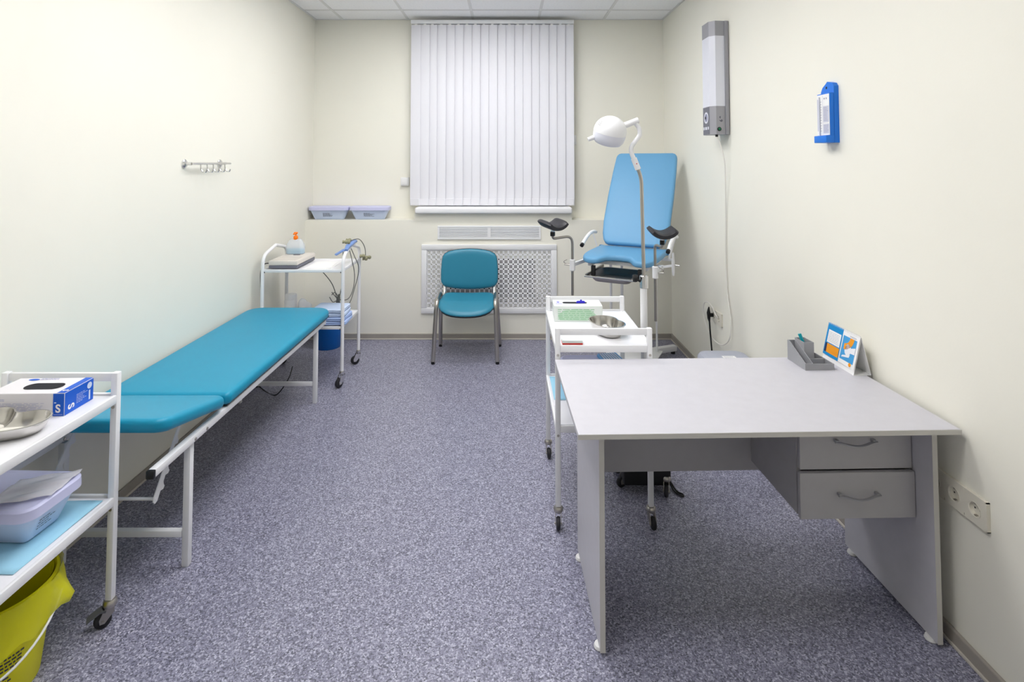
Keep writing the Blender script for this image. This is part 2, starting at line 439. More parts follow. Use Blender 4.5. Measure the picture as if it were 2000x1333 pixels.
# ------------------------------------------------------------------ vertical blind
t = thing('vertical_blind', 'white vertical slat blind covering the window', 'blind', (-.138, 5.07, 1.213))
obj('head_rail', bx(-.91, .635, 5.045, 5.095, 2.935, 2.97, .004), M_WHITE, t, wc=True)
N = 19; x0, x1 = -.905, .628; pitch = (x1-x0)/N
def slat_bm(wd, h):
    b = NB(); n = 6; prev = None; a = []
    for k in range(n+1):
        u = (k/n-.5); a.append((u*wd, -.003*(1-(2*u)**2)))
    prof = a + [(x, y+.0012) for x, y in reversed(a)]
    prism(b, prof, lambda u,v,d: (u, v, d), 0, h)
    return b
src = wsrc = csrc = None
jig = [0,.004,-.006,0,0,0,0,0,0,0,0,0,0,0,-.006,.004,0,0,0]
for k in range(N):
    cx = x0+pitch*(k+.5)+jig[k]; ang = R(-8+1.5*math.sin(k*2.3))
    if src is None:
        s = src = obj('slat', slat_bm(.094, 1.715), M_SLAT, t)
        ws = NB(); box(ws, -.043, .043, -.0045, .0035, 0, .062, .002, 1); wsrc = obj('hem_weight', ws, M_SLAT, s); wsrc.location = (0,-.0015,.004)
        cb = NB(); box(cb, -.012, .012, -.003, .003, 1.708, 1.725, .001, 1); csrc = obj('hanger', cb, M_PLAST, s)
    else:
        s = inst('slat', src, t); o = inst('hem_weight', wsrc, s, (0,-.0015,.004)); inst('hanger', csrc, s)
    s.location = (cx+.138, -.002*(k%2), .0); s.rotation_euler = (0,0,ang)

# ------------------------------------------------------------------ back wall fittings
def plate(name, label, cat, x0,x1,z0,z1,y, th=.03):
    t = thing(name, label, cat, ((x0+x1)/2, y, z0))
    obj('housing', bx(x0,x1,y-th,y,z0,z1,.005), M_PLAST, t, wc=True)
    obj('cover', bx(x0+.01,x1-.01,y-th-.006,y-th,z0+.01,z1-.01,.003), M_PLAST, t, wc=True)
    return t
plate('junction_box', 'small white junction box left of the blind', 'junction box', -1.015,-.935,1.395,1.475,YU)
plate('junction_box', 'small white box peeking out right of the blind', 'junction box', .585,.665,1.787,1.88,YU)
# vent grille
t = thing('vent_grille', 'white slotted double vent grille under the windowsill', 'vent', (-.163, YB, .908))
b = NB(); vx0,vx1,vz0,vz1 = -.638,.312,.908,1.035
box(b, vx0,vx1,YB-.012,YB,vz0,vz0+.018,.003); box(b, vx0,vx1,YB-.012,YB,vz1-.018,vz1,.003)
box(b, vx0,vx0+.016,YB-.012,YB,vz0+.018,vz1-.018); box(b, vx1-.016,vx1,YB-.012,YB,vz0+.018,vz1-.018); box(b, -.178,-.148,YB-.012,YB,vz0+.018,vz1-.018)
obj('frame', b, M_WHITE, t, wc=True)
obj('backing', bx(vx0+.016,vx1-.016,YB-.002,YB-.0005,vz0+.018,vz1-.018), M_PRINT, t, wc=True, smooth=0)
ls = None
for a0, a1 in ((vx0+.016,-.178),(-.148,vx1-.016)):
    for k in range(6):
        z = vz0+.018+.0152*k+.0015
        obj('louvre', bx(a0,a1,YB-.011,YB-.003,z,z+.0115,.002,1), M_WHITE, t, wc=True)
t.rotation_euler = (0, 0, 0)
# radiator screen
t = thing('radiator_screen', 'white framed radiator screen with a pierced lattice behind the teal chair', 'radiator screen', (-.163, YB, .237))
rx0,rx1,rz0,rz1 = -.785,.459,.237,.864; yo = YB-.022; fw_ = .05
for q in ((rx0,rx1,rz0,rz0+fw_),(rx0,rx1,rz1-fw_,rz1),(rx0,rx0+fw_,rz0+fw_,rz1-fw_),(rx1-fw_,rx1,rz0+fw_,rz1-fw_)):
    obj('frame_rail', bx(q[0],q[1],yo,YB,q[2],q[3],.006), M_WHITE, t, wc=True)
b = NB(); px0,px1,pz0,pz1 = rx0+fw_-.002, rx1-fw_+.002, rz0+fw_-.002, rz1-fw_+.002
nx, nz = 26, 12; cw, ch = (px1-px0)/nx, (pz1-pz0)/nz
fr = [0,.13,.23,.46,.54,.77,.87]
gxs = [px0+(i+f)*cw for i in range(nx) for f in fr]+[px1]; gzs = [pz0+(j+f)*ch for j in range(nz) for f in fr]+[pz1]
V = [[b.verts.new((x, YB-.010, z)) for x in gxs] for z in gzs]
for j in range(len(gzs)-1):
    for i in range(len(gxs)-1):
        a, c = i%7, j%7
        if (a in (0,6) and c in (0,6)) or (a in (2,4) and c in (2,4)): continue
        b.faces.new((V[j][i], V[j][i+1], V[j+1][i+1], V[j+1][i]))
obj('niche_shade_sheet', bx(nx0+.002, nx1-.002, YB+.20, YB+.25, nz0+.002, nz1-.002), mat('niche_shade_dark',(40,38,36),.9), t, wc=True, smooth=0)  # added dark sheet: niche shade as colour, so the lattice holes read black
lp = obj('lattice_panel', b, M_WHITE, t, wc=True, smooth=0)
md = lp.modifiers.new('thick', 'SOLIDIFY'); md.thickness = .004; md.offset = 0

# ------------------------------------------------------------------ lidded soaking containers
def tub(name, label, w_, d_, h, loc, parent_rot=0, group='lilac soaking containers', marks='front', mb=None, ml=None):
    t = thing(name, label, 'container', loc, parent_rot, group)
    b = NB()
    hb = h*.80
    loft_rr(b, w_-.02, d_-.02, .04, [(0,.045),(.004,.04),(hb*.98,.0),(hb,0)])
    body = obj('tub', b, mb or M_PBLUE, t)
    b = NB(); loft_rr(b, w_, d_, .045, [(hb-.010,.003),(hb-.010,.0),(h-.006,.001),(h-.001,.006),(h,.012),(h-.003,.018),(h-.003,.02)])
    lid = obj('lid', b, ml or M_LILAC, t)
    b = NB(); tilt = .03/(hb)
    o = Vector((0, -(d_/2-.01)+.0, 0))
    yb = lambda z: -(d_/2-.01)+.04*(1-z/hb)
    ux = Vector((1,0,0)); uy = (Vector((0,yb(hb),hb))-Vector((0,yb(0),0))).normalized()
    if marks == 'front':
        lines(b, (0,yb(0),0), ux, uy, -.05,.05,.03*h/.12,.068*h/.12,5,.6,.4,off=.0015, rnd=random.Random(len(label)))
    else:
        xb = lambda z: (w_/2-.01)-.04*(1-z/hb)
        uy = (Vector((xb(hb),0,hb))-Vector((xb(0),0,0))).normalized()
        lines(b, (xb(0),0,0), (0,1,0), uy, -.045,.02,.03,.07,4,.6,.3,off=.0015)
    obj('printed_text', b, M_PRINTD, body, smooth=0)
    return t, lid
tub('soaking_container', 'lilac lidded container on the ledge, left of the pair', .375, .155, .122, (-1.665, 5.082, 1.085))
tub('soaking_container', 'lilac lidded container on the ledge, right of the pair', .375, .155, .122, (-1.284, 5.082, 1.085))

# ------------------------------------------------------------------ hook rail on the left wall
t = thing('hook_rail', 'chrome towel rail with five hooks on the left wall', 'hook rail', (XL, 3.3, 1.6))
hy0, hy1, hz = 3.10, 3.50, 1.615; hx = XL+.045
b = NB(); rod(b, (hx,hy0,hz), (hx,hy1+.03,hz), .007); obj('rail', b, M_CHROME, t, wc=True)
for y in (hy0, hy1-.02):
    b = NB(); lathe(b, [(.001,0),(.026,0),(.026,.006),(.02,.011),(.009,.014),(.009,.044),(.001,.046)], 20, (XL, y, hz), 'X'); obj('wall_flange', b, M_CHROME, t, wc=True)
for k in range(5):
    y = hy0+.09+.068*k
    b = NB(); tube(b, spline([(hx,y,hz-.006),(hx+.002,y,hz-.03),(hx+.014,y,hz-.05),(hx+.03,y,hz-.05),(hx+.036,y,hz-.036)],6), .004, 8); obj('hook', b, M_CHROME, t, wc=True)

# ------------------------------------------------------------------ UV air recirculator on the right wall
t = thing('air_sterilizer', 'tall grey and white wall air sterilizer with green button', 'air sterilizer', (XR, 3.72, 1.81))
sec = [(XR,3.645),(XR-.032,3.645),(XR-.032,3.645),(XR-.095,3.636),(XR-.128,3.668),(XR-.128,3.79),(XR-.095,3.822),(XR-.032,3.813),(XR,3.813)]
core = [(XR-.03,3.645),(XR-.095,3.637),(XR-.128,3.668),(XR-.128,3.79),(XR-.095,3.821),(XR-.03,3.813)]
def seg_(name, z0, z1, m, off=0, parent=None, bev=0):
    b = NB(); prism(b, [(x, y) for x, y in core], lambda u,v,d: (u,v,d), z0, z1)
    return obj(name, b, m, parent or t, wc=True, smooth=0)
z0, z1 = 1.812, 2.59
obj('back_plate', bx(XR-.03, XR-.004, 3.637, 3.821, z0, z1, .003), M_UVG, t, wc=True)
low = seg_('lower_housing', z0, 2.005, M_UVG); seg_('diffuser', 2.005, 2.487, M_UVW); seg_('upper_housing', 2.487, z1, M_UVG)
b = NB(); o_ = (XR-.1282, 3.668, z0); quad(b, (XR-.128, 3.79, z0), (0,-1,0), (0,0,1), .002, .120, .002, .19, .0008); pan = obj('control_panel', b, M_UVD, low, wc=True, smooth=0)
b = NB(); disc(b, (XR-.128, 3.729, z0+.118), (0,-1,0), (0,0,1), 0, 0, .04, off=.0016); obj('logo_ring', b, M_UVW, low, wc=True, smooth=0)
b = NB(); disc(b, (XR-.128, 3.729, z0+.118), (0,-1,0), (0,0,1), .0, 0, .028, off=.0022); obj('logo_disc', b, M_PRINT, low, wc=True, smooth=0)
b = NB(); disc(b, (XR-.128, 3.729, z0+.118), (0,-1,0), (0,0,1), -.01, .0, .011, off=.0028); obj('logo_dot', b, M_DARK, low, wc=True, smooth=0)
b = NB()
for u0, u1 in ((.01,.03),(.042,.075),(.088,.11)): quad(b, (XR-.128, 3.79, z0), (0,-1,0), (0,0,1), u0, u1, .035, .055, .0018)
obj('printed_text', b, M_UVW, low, wc=True, smooth=0)
nx_ = Vector((XR-.03-(XR-.095), 3.645-3.637, 0)).normalized()
side_o = Vector((XR-.095, 3.637, z0))
b = NB(); 
lathe(b, [(.001,0),(.014,0),(.014,.004),(.001,.005)], 18, (0,0,0)); 
nrm = nx_.cross(Vector((0,0,1))).normalized()
rotm = Vector((0,0,1)).rotation_difference(nrm).to_matrix().to_4x4()
b.transform(Matrix.Translation(side_o+nx_*.02+Vector((0,0,.036))) @ rotm); bt = obj('button_bezel', b, M_BLACK, low, wc=True)
b = NB(); lathe(b, [(.001,0),(.009,0),(.009,.007),(.006,.009),(.001,.009)], 18); b.transform(Matrix.Translation(side_o+nx_*.02+Vector((0,0,.036))) @ rotm); obj('button', b, M_GREEN, low, wc=True)
text('printed_mark', '6 9', .03, side_o+nx_*.035+Vector((0,0,.105)), (0,0,1), -nx_, M_PRINTD, low, wc=True)
b = NB(); lathe(b, [(.009,-.016),(.009,0)], 12, (XR-.085, 3.66, z0)); obj('cord_gland', b, M_BLACK, t, wc=True)
b = NB()
path = spline([(XR-.085,3.66,z0-.012),(XR-.06,3.655,z0-.08),(XR-.035,3.655,1.6),(XR-.012,3.71,1.3),(XR-.01,3.725,1.0),(XR-.012,3.71,.75),(XR-.015,3.645,.56),(XR-.02,3.665,.43),(XR-.025,3.80,.35),(XR-.03,3.97,.36),(XR-.035,4.09,.46),(XR-.035,4.085,.555),(XR-.035,4.01,.59),(XR-.03,3.93,.575),(XR-.025,3.885,.535),(XR-.012,3.87,.515)],8)
tube(b, path, .0045, 8); obj('power_cord', b, M_CABW, t, wc=True)

# ------------------------------------------------------------------ wall sockets
def sockets(label, ys_, z0, z1, y0, y1):
    t = thing('wall_socket', label, 'socket', (XR, (y0+y1)/2, z0))
    zc = (z0+z1)/2; xf = XR-.012; n = len(ys_); ed = [y0]+[(ys_[k]+ys_[k+1])/2 for k in range(n-1)]+[y1]
    b = NB()
    box(b, xf+.0005, XR, y0, y0+.003, z0, z1); box(b, xf+.0005, XR, y1-.003, y1, z0, z1); box(b, xf+.0005, XR, y0, y1, z0, z0+.003); box(b, xf+.0005, XR, y0, y1, z1-.003, z1)
    for k, y in enumerate(ys_):
        ci, sq = [], []
        for q in range(32):
            a = 2*PI*(q+.5)/32; ca, sa = math.cos(a), math.sin(a)
            ci.append(b.verts.new((xf, y+.0205*ca, zc+.0205*sa)))
            hy = (ed[k+1]-y) if ca > 0 else (y-ed[k]); hz_ = z1-zc
            f = min(hy/max(1e-6,abs(ca)), hz_/max(1e-6,abs(sa))); sq.append(b.verts.new((xf, y+f*ca, zc+f*sa)))
        for q in range(32): b.faces.new((ci[q], ci[(q+1)%32], sq[(q+1)%32], sq[q]))
    obj('plate', b, M_CREAM, t, wc=True, smooth=0)
    for y in ys_:
        b = NB(); lathe(b, [(.001,-.0015),(.0185,-.0015),(.0205,-.012),(.0235,-.0135),(.0235,-.0119)], 28, (XR, y, zc), 'X', capends=False); s = obj('socket_well', b, M_CREAM, t, wc=True)
        for dy in (-.0095, .0095):
            b = NB(); disc(b, (XR-.0015, y+dy, zc), (0,-1,0), (0,0,1), 0, 0, .003, off=.0006, n=10); obj('pin_hole', b, M_BLACK, s, wc=True, smooth=0)
        for sz in (-1,1):
            b = NB(); box(b, XR-.011, XR-.003, y-.004, y+.004, zc+sz*.0185-.0015, zc+sz*.0185+.0015); obj('earth_clip', b, M_DSTEEL, s, wc=True, smooth=0)
    return t
sockets('long cream multi-gang wall socket beside the desk', (1.772,1.852,1.932,2.012), .465, .557, 1.728, 2.056)
t = sockets('cream double wall socket with cords plugged in', (3.865,3.955), .465, .552, 3.815, 4.005)
cp = thing('black_plug', 'black angled plug and cord hanging from the wall socket', 'plug', (XR-.03, 3.96, .50))
b = NB(); tube(b, [(XR-.045,3.955,.57),(XR-.047,3.955,.55),(XR-.05,3.95,.53),(XR-.05,3.945,.49),(XR-.048,3.94,.465)], .016, 10, radii=[.004,.009,.0135,.011,.005]); box(b, XR-.05, XR-.015, 3.942, 3.962, .50, .525, .003, 1); obj('plug_body', b, M_BLACK, cp, wc=True)
b = NB(); tube(b, spline([(XR-.048,3.94,.468),(XR-.046,3.935,.40),(XR-.042,3.925,.30),(XR-.036,3.92,.2),(XR-.05,3.85,.06),(XR-.12,3.75,.012),(XR-.25,3.68,.008)],6), .006, 8); obj('cord', b, M_BLACK, cp, wc=True)

# ------------------------------------------------------------------ hygrometer
t = thing('wall_hygrometer', 'bright blue wall hygrometer with white scale card', 'hygrometer', (XR, 2.495, 1.715))
y0, y1 = 2.445, 2.545; xa = XR-.042
b = NB(); prism(b, [(y0,1.715),(y1,1.715),(y1,1.955),(y1-.012,1.975),(y1-.04,1.992),((y0+y1)/2,2.0),(y0+.04,1.998),(y0+.012,1.99),(y0,1.975)], lambda u,v,d: (d,u,v), XR, XR-.022); obj('back_board', b, M_HYG, t, wc=True, smooth=0)
obj('side_housing', bx(xa, XR-.022, y0, y1, 1.745, 1.945, .003), M_HYG, t, wc=True)
obj('water_reservoir', bx(XR-.062, XR-.0215, y0, y1-.004, 1.715, 1.748, .003), M_HYG, t, wc=True)
card = obj('scale_card', bx(xa-.0015, xa, y0+.002, y1-.002, 1.75, 1.94), M_PAPER, t, wc=True, smooth=0)
b = NB(); o_ = (xa-.0015, y1, 1.75)
quad(b, o_, (0,-1,0), (0,0,1), .052,.095,.06,.135); quad(b, o_, (0,-1,0), (0,0,1), .052,.095,.008,.052); quad(b, o_, (0,-1,0), (0,0,1), .048,.0495,.004,.186); quad(b, o_, (0,-1,0), (0,0,1), .005,.014,.02,.17)
obj('printed_table', b, mat('print_lilac', (206,208,222), .7), card, wc=True, smooth=0)
b = NB()
for k in range(24): quad(b, o_, (0,-1,0), (0,0,1), .018,.03 if k%2 else .04,.02+.0062*k,.0215+.0062*k,.0008)
disc(b, o_, (0,-1,0), (0,0,1), .062,.17,.004,off=.0009); disc(b, o_, (0,-1,0), (0,0,1), .078,.17,.004,off=.0009)
lines(b, o_, (0,-1,0), (0,0,1), .054,.092,.065,.13,9,.7,.3,.001); lines(b, o_, (0,-1,0), (0,0,1), .054,.092,.012,.048,5,.7,.3,.001)
obj('printed_scale', b, M_PRINT, card, wc=True, smooth=0)
b = NB(); tube(b, [(xa-.005,y1-.026,1.745),(xa-.005,y1-.026,1.93)], .003, 8); obj('thermometer_tube', b, mat('glass_tube', (220,224,236), .1), t, wc=True)
b = NB(); disc(b, (XR-.022, 2.5, 1.972), (0,-1,0), (0,0,1), 0,0,.006); obj('hanging_hole', b, M_DARK, t, wc=True, smooth=0)

# ------------------------------------------------------------------ casters (shared meshes)
def caster(parent, loc, ang=0, style='cup', brake=False, sc=1.0):
    """collar on top at z = .085, wheel touching the floor; local to the thing"""
    x, y = loc; ca, sa = math.cos(ang), math.sin(ang)
    T = Matrix.Translation((x,y,0)) @ Matrix.Rotation(ang,4,'Z') @ Matrix.Scale(sc,4)
    b = NB()
    if style == 'cup':
        lathe(b, [(.012,.066),(.019,.068),(.022,.074),(.021,.084),(.016,.09),(.012,.09)], 18)
    else:
        lathe(b, [(.01,.062),(.013,.064),(.015,.075),(.012,.088),(.008,.09)], 14)
    b.transform(T); c = obj('caster', b, M_SATIN if style == 'cup' else M_CHROME, parent)
    b = NB()
    for s in (-1,1):
        prism(b, [(-.014,.07),(.014,.07),(.030,.034),(.028,.02),(.014,.02),(-.012,.05)], lambda u,v,d: (u,d,v), s*.0125-.0012, s*.0125+.0012)
    box(b, -.014,.014,-.0137,.0137,.066,.07); rod(b, (.02,-.017,.027),(.02,.017,.027),.004,8)
    b.transform(T); obj('fork', b, M_DSTEEL if style == 'cup' else M_CHROME, c)
    b = NB(); lathe(b, [(.006,-.009),(.02,-.009),(.0255,-.006),(.027,0),(.0255,.006),(.02,.009),(.006,.009)], 20, (.02,0,.027), 'Y'); b.transform(T); obj('wheel', b, M_RUBBER, c)
    if brake:
        b = NB(); prism(b, [(.01,.062),(.026,.066),(.058,.05),(.066,.043),(.064,.04),(.056,.046),(.026,.06),(.012,.056)], lambda u,v,d: (u,d,v), -.016, .016); b.transform(T); obj('brake_pedal', b, M_GREYW, c)
    return c

def square_trolley(label, x0, x1, y0, y1, angs, brakes, zt=.80, zl=.445, ztop=.876):
    """white two-shelf instrument trolley, square tube posts at the four corners"""
    cx, cy = (x0+x1)/2, (y0+y1)/2
    t = thing('instrument_trolley', label, 'trolley', (cx, cy, 0), group='white two-shelf instrument trolleys')
    hw, hd = (x1-x0)/2, (y1-y0)/2; p = .0115
    for i, (sx, sy) in enumerate(((-1,-1),(1,-1),(-1,1),(1,1))):
        X, Y = sx*(hw-p), sy*(hd-p)
        post = obj('post', bx(X-p, X+p, Y-p, Y+p, .09, ztop, .003), M_WHITE, t)
        for z in (zt-.012, zl-.012):
            b = NB(); lathe(b, [(.001,0),(.006,0),(.005,.003),(.001,.004)], 10, (X, -sy*0+Y-p-.0, z-.03), 'Y')
            b.transform(Matrix.Translation((0,-.002,0)))
            obj('bolt', b, M_SATIN, post)
        caster(t, (X, Y), angs[i], 'cup', brakes[i])
    for sy in (-1, 1):
        Y = sy*(hd-p)
        obj('end_rail', bx(-hw+2*p, hw-2*p, Y-.006, Y+.006, ztop-.032, ztop-.002, .003), M_WHITE, t)
    for nm, z in (('top_shelf', zt), ('lower_shelf', zl)):
        e = .028
        sh = obj(nm, bx(-hw+2*p-.012, hw-2*p+.012, -hd+2*p, hd-2*p, z-.009, z-.004), M_SHELF, t, smooth=0)
        for q in ((-hw+2*p,hw-2*p,-hd,-hd+.012),(-hw+2*p,hw-2*p,hd-.012,hd)):
            obj('shelf_rim', bx(q[0],q[1],q[2],q[3], z-.03, z, .002), M_WHITE, sh)
        for q in ((-hw-.0005,-hw+.012,-hd+2*p,hd-2*p),(hw-.012,hw+.0005,-hd+2*p,hd-2*p)):
            obj('shelf_rim', bx(q[0],q[1],q[2],q[3], z-.03, z, .002), M_WHITE, sh)
    return t
square_trolley('white trolley in the left foreground with glove box and steel tray', -1.80, -1.385, 1.36, 1.965, (R(-160),R(-60),R(200),R(215)), (0,0,0,1))
square_trolley('white trolley behind the desk holding a steel bowl', .218, .655, 2.452, 3.05, (R(-95),R(-80),R(-85),R(-95)), (0,0,0,0))

# ------------------------------------------------------------------ examination couch
t = thing('examination_couch', 'teal vinyl examination couch with raised headrest along the left wall', 'couch', (-1.545, 2.95, 0))
X0, X1 = -1.838, -1.25; w_ = X1-X0; xm = (X0+X1)/2
def soft_pad(name, yl, z0_, th, tr, rc, m, rf=None):
    b = NB(); out = [(x*(1), y) for x, y in rrect(w_, yl, rc, 6)]
    if rf:
        out = []
        for sx, sy, a0, r_ in ((1,1,0,rf),(-1,1,90,rf),(-1,-1,180,rc),(1,-1,270,rc)):
            for k in range(9):
                a = R(a0+90*k/8); out.append((sx*(w_/2-r_)+r_*math.cos(a), sy*(yl/2-r_)+r_*math.sin(a)))
    loft(b, out, pad_layers(0, th, .022, 5), lambda x,y,z: tr(x,y,z), fan=True, crown=.004)
    return obj(name, b, m, t, wc=True, smooth=60)
main_y0, main_y1 = 2.462, 3.905
z_c = .528
pad = soft_pad('mattress_pad', main_y1-main_y0, 0, .055, lambda x,y,z: Vector((xm+x, (main_y0+main_y1)/2+y, z_c+z)), .03, M_TEAL, .105)
hl = .47; ang = R(-13)
def htr(x,y,z):
    yy = (y-hl/2); return Vector((xm+x, main_y0-.004+yy*math.cos(ang)+z*math.sin(ang)*-0 , z_c+z*math.cos(ang)+yy*math.sin(ang)))
hp = soft_pad('headrest_pad', hl, 0, .055, htr, .055, M_TEAL)
obj('base_board', bx(X0+.02, X1-.02, main_y0+.02, main_y1-.02, z_c-.008, z_c-.001), M_BLACK, t, wc=True, smooth=0)
rx = (-1.282, -1.815)
for x in rx:
    rl = obj('side_rail', bx(x-.0135, x+.0135, 1.985, 3.82, .488, .516, .003), M_WHITE, t, wc=True)
    obj('end_cap', bx(x-.014, x+.014, 1.972, 1.988, .4875, .5165, .003), M_BLACK, rl, wc=True)
    for y in (2.235, 2.32):
        b = NB(); lathe(b, [(.001,.013),(.007,.0135),(.006,.017),(.001,.018)], 10, (x, y, .499), 'X'); obj('bolt', b, M_SATIN, rl, wc=True)
for y in (2.235, 3.69):
    for x in rx: obj('leg', bx(x-.0135-.012*(1 if x > -1.5 else -1), x+.0135-.012*(1 if x > -1.5 else -1), y-.0135, y+.0135, 0, .488, .003), M_WHITE, t, wc=True)
    obj('cross_bar', bx(rx[1]+.028, rx[0]-.028, y-.012, y+.012, .115, .14, .003), M_WHITE, t, wc=True)
obj('cross_bar', bx(rx[1]+.0135, rx[0]-.0135, 3.795, 3.82, .488, .516, .003), M_WHITE, t, wc=True)
for x in (-1.345, -1.765):
    b = NB()
    poly = [(2.262,.545),(2.242,.545),(2.098,.35),(2.094,.333),(2.104,.322),(2.118,.326)]
    for k in range(4):
        f0 = .12+.2*k
        def L_(f, o): return (2.118+(2.262-2.118)*f+o*.80, .326+(.545-.326)*f-o*.6)
        poly += [L_(f0, .0), L_(f0+.03, .016), L_(f0+.07, .018), L_(f0+.09, .008), L_(f0+.12, .0)]
    prism(b, poly, lambda u,v,d: (d,u,v), x-.002, x+.002)
    obj('ratchet_bar', b, M_WHITE, t, wc=True, smooth=0)
b = NB(); rod(b, (-1.775, 2.108, .338), (-1.34, 2.108, .338), .006); obj('ratchet_rod', b, M_WHITE, t, wc=True)
for x in (-1.36, -1.75):
    b = NB(); bar(b, (x, 2.43, .5245), (x, 2.10, .5245+.33*math.tan(R(13))), .02, .012, bev=.002); b2 = obj('headrest_support', b, M_WHITE, t, wc=True)
# ------------------------------------------------------------------ desk
DR = R(1.5)
dk = thing('desk', 'light grey laminate desk with two drawers against the right wall', 'desk', (.231, 1.775, 0), DR)
DW, DD, DT = 1.268, .66, .745
b = NB(); box(b, 0, DW, 0, DD, DT-.017, DT, .0015, 1); top = obj('desktop', b, M_DESK, dk)
obj('edge_band', bx(-.0008, DW+.0008, -.0012, 0.0, DT-.0165, DT-.0005), M_DEDGE, top, smooth=0)
pl, prr = .078, DW-.055
for nm, x in (('side_panel', pl), ('side_panel', prr)):
    sp = obj(nm, bx(x, x+.017, .055, .53, .012, DT-.0175, .001, 1), M_DESK, dk)
    obj('edge_band', bx(x-.0004, x+.0174, .0542, .055, .012, DT-.0175), M_DEDGE, sp, smooth=0)
    for y in (.09, .49):
        b = NB(); s = -1 if x < .5 else 1
        lathe(b, [(.001,0),(.018,0),(.02,.004),(.017,.012),(.001,.012)], 16, (x+.0085 - .004*(1), y, 0)); obj('foot_pad', b, M_PLAST, sp)
obj('modesty_panel', bx(pl+.017, prr, .50, .517, .34, DT-.0175, .001, 1), M_DESK_SHADED, dk)
ux0, ux1 = .803, prr-.001; uy0, uy1 = .16, .499
b = NB(); box(b, ux0, ux0+.016, uy0, uy1, .38, DT-.0175); box(b, ux1-.016, ux1, uy0, uy1, .38, DT-.0175); box(b, ux0+.016, ux1-.016, uy0, uy1, .38, .396); box(b, ux0+.016, ux1-.016, uy1-.01, uy1, .396, DT-.0175)
obj('drawer_cabinet', b, M_DESK_SHADED, dk, smooth=0)
for (z0_, z1_, dy, fx) in ((.541, DT-.0185, .0, 0.004), (.378, .536, -.012, -.004)):
    d = obj('drawer', bx(ux0+fx, ux1-.002, uy0-.017+dy, uy0-.0005+dy, z0_, z1_, .0015, 1), M_DESK_SHADED, dk)
    obj('drawer_box', bx(ux0+.02, ux1-.02, uy0-.0004+dy, uy1-.03, z0_+.022, z1_-.03), M_DESK_SHADED, d, smooth=0)
    zc = (z0_+z1_)/2+.002; xc = (ux0+ux1)/2-.006; yf = uy0-.017+dy
    pts = []
    for k in range(17):
        u = -1+2*k/16; pts.append((xc+.075*u, yf-.014-.012*math.cos(u*PI/2)**1.5, zc+.006-.009*math.cos(u*PI/2)**2))
    b = NB(); tube(b, pts, .006, 10, flat=.55)
    for s in (-1,1): box(b, xc+s*.066-.006, xc+s*.066+.006, yf-.016, yf, zc+.002, zc+.012, .001, 1)
    obj('handle', b, M_HANDLE, d)

# ------------------------------------------------------------------ desk organiser, pen, calendar
og = thing('desk_organizer', 'grey plastic desk organiser with slanted slot and pen cup', 'organizer', (1.262, 2.308, DT), R(2))
th = .003
b = NB()
prism(b, [(0,0),(.135,0),(.135,.085),(.12,.085),(0,.028)], lambda u,v,d: (d,u,v), 0, th)            # slanted outer wall
prism(b, [(0,0),(.135,0),(.135,.085),(.12,.085),(0,.028)], lambda u,v,d: (d,u,v), .031, .031+th)
box(b, th, .031, 0, th, 0, .028); box(b, th, .031, .132, .135, 0, .085); box(b, th, .031, th, .132, 0, th)
obj('slanted_slot', b, M_ORG, og, smooth=0)
b = NB(); ox0, ox1, oy0, oy1, oh = .034, .078, .064, .135, .095
box(b, ox0, ox1, oy0, oy0+th, 0, oh); box(b, ox0, ox1, oy1-th, oy1, 0, oh); box(b, ox0, ox0+th, oy0+th, oy1-th, 0, oh); box(b, ox1-th, ox1, oy0+th, oy1-th, 0, oh); box(b, ox0+th, ox1-th, oy0+th, oy1-th, 0, th)
obj('pen_cup', b, M_ORG, og, smooth=0)
b = NB()
for (a0,a1,c0,c1) in ((.034,.125,0,.064),(.078,.125,.064,.135)):
    box(b, a0,a1,c0,c0+th,0,.026); box(b, a0,a1,c1-th,c1,0,.026); box(b, a0,a0+th,c0+th,c1-th,0,.026); box(b, a1-th,a1,c0+th,c1-th,0,.026); box(b, a0+th,a1-th,c0+th,c1-th,0,th)
obj('low_tray', b, M_ORG, og, smooth=0)
pn = thing('pen', 'teal capped pen leaning in the grey organiser', 'pen', (1.31, 2.40, DT+.004))
b = NB(); rod(b, (1.332,2.388,DT+.006), (1.303,2.41,DT+.10), .0048); obj('barrel', b, M_PEN, pn, wc=True)
b = NB(); tube(b, [(1.3095,2.405,DT+.079),(1.297,2.4145,DT+.12)], .0075, 10, radii=[.0062,.0075]); c = obj('cap', b, M_PEN, pn, wc=True)
b = NB(); bar(b, (1.315,2.392,DT+.062), (1.2985,2.406,DT+.118), .005, .0025, (1,0,0)); obj('clip', b, M_PEN, c, wc=True)
cl = thing('desk_calendar', 'spiral tent calendar with blue and orange print against the wall', 'calendar', (1.465, 2.36, DT), R(1.2))
# local: x toward wall, y along the desk
ch_, cb_, cy0, cy1 = .152, .037, -.105, .105
b = NB()
for s, m_ in ((-1,0), (1,0)):
    prism(b, [(s*cb_,0),(s*cb_+.0016,0),(.0016*0+.0008,ch_),(-.0008,ch_)], lambda u,v,d: (u,d,v), cy0, cy1)
box(b, -cb_, cb_, cy0, cy1, 0, .0012)
obj('card_stand', b, M_PAPER, cl, smooth=0)
o_ = Vector((-cb_*.86-.0035, cy1, .020)); uy = Vector((-.001-.002, cy1, ch_+.004))-o_; hgt = uy.length; uy.normalize(); ux = Vector((0,-1,0)); Wc = cy1-cy0
nn_ = ux.cross(uy).normalized()
b = NB(); polyq(b, o_, ux, uy, [(0,0),(Wc,0),(Wc,hgt),(0,hgt)], 0); polyq(b, o_, ux, uy, [(0,0),(Wc,0),(Wc,hgt),(0,hgt)], -.002)
page = obj('page_block', b, M_PAPER, cl, smooth=0)
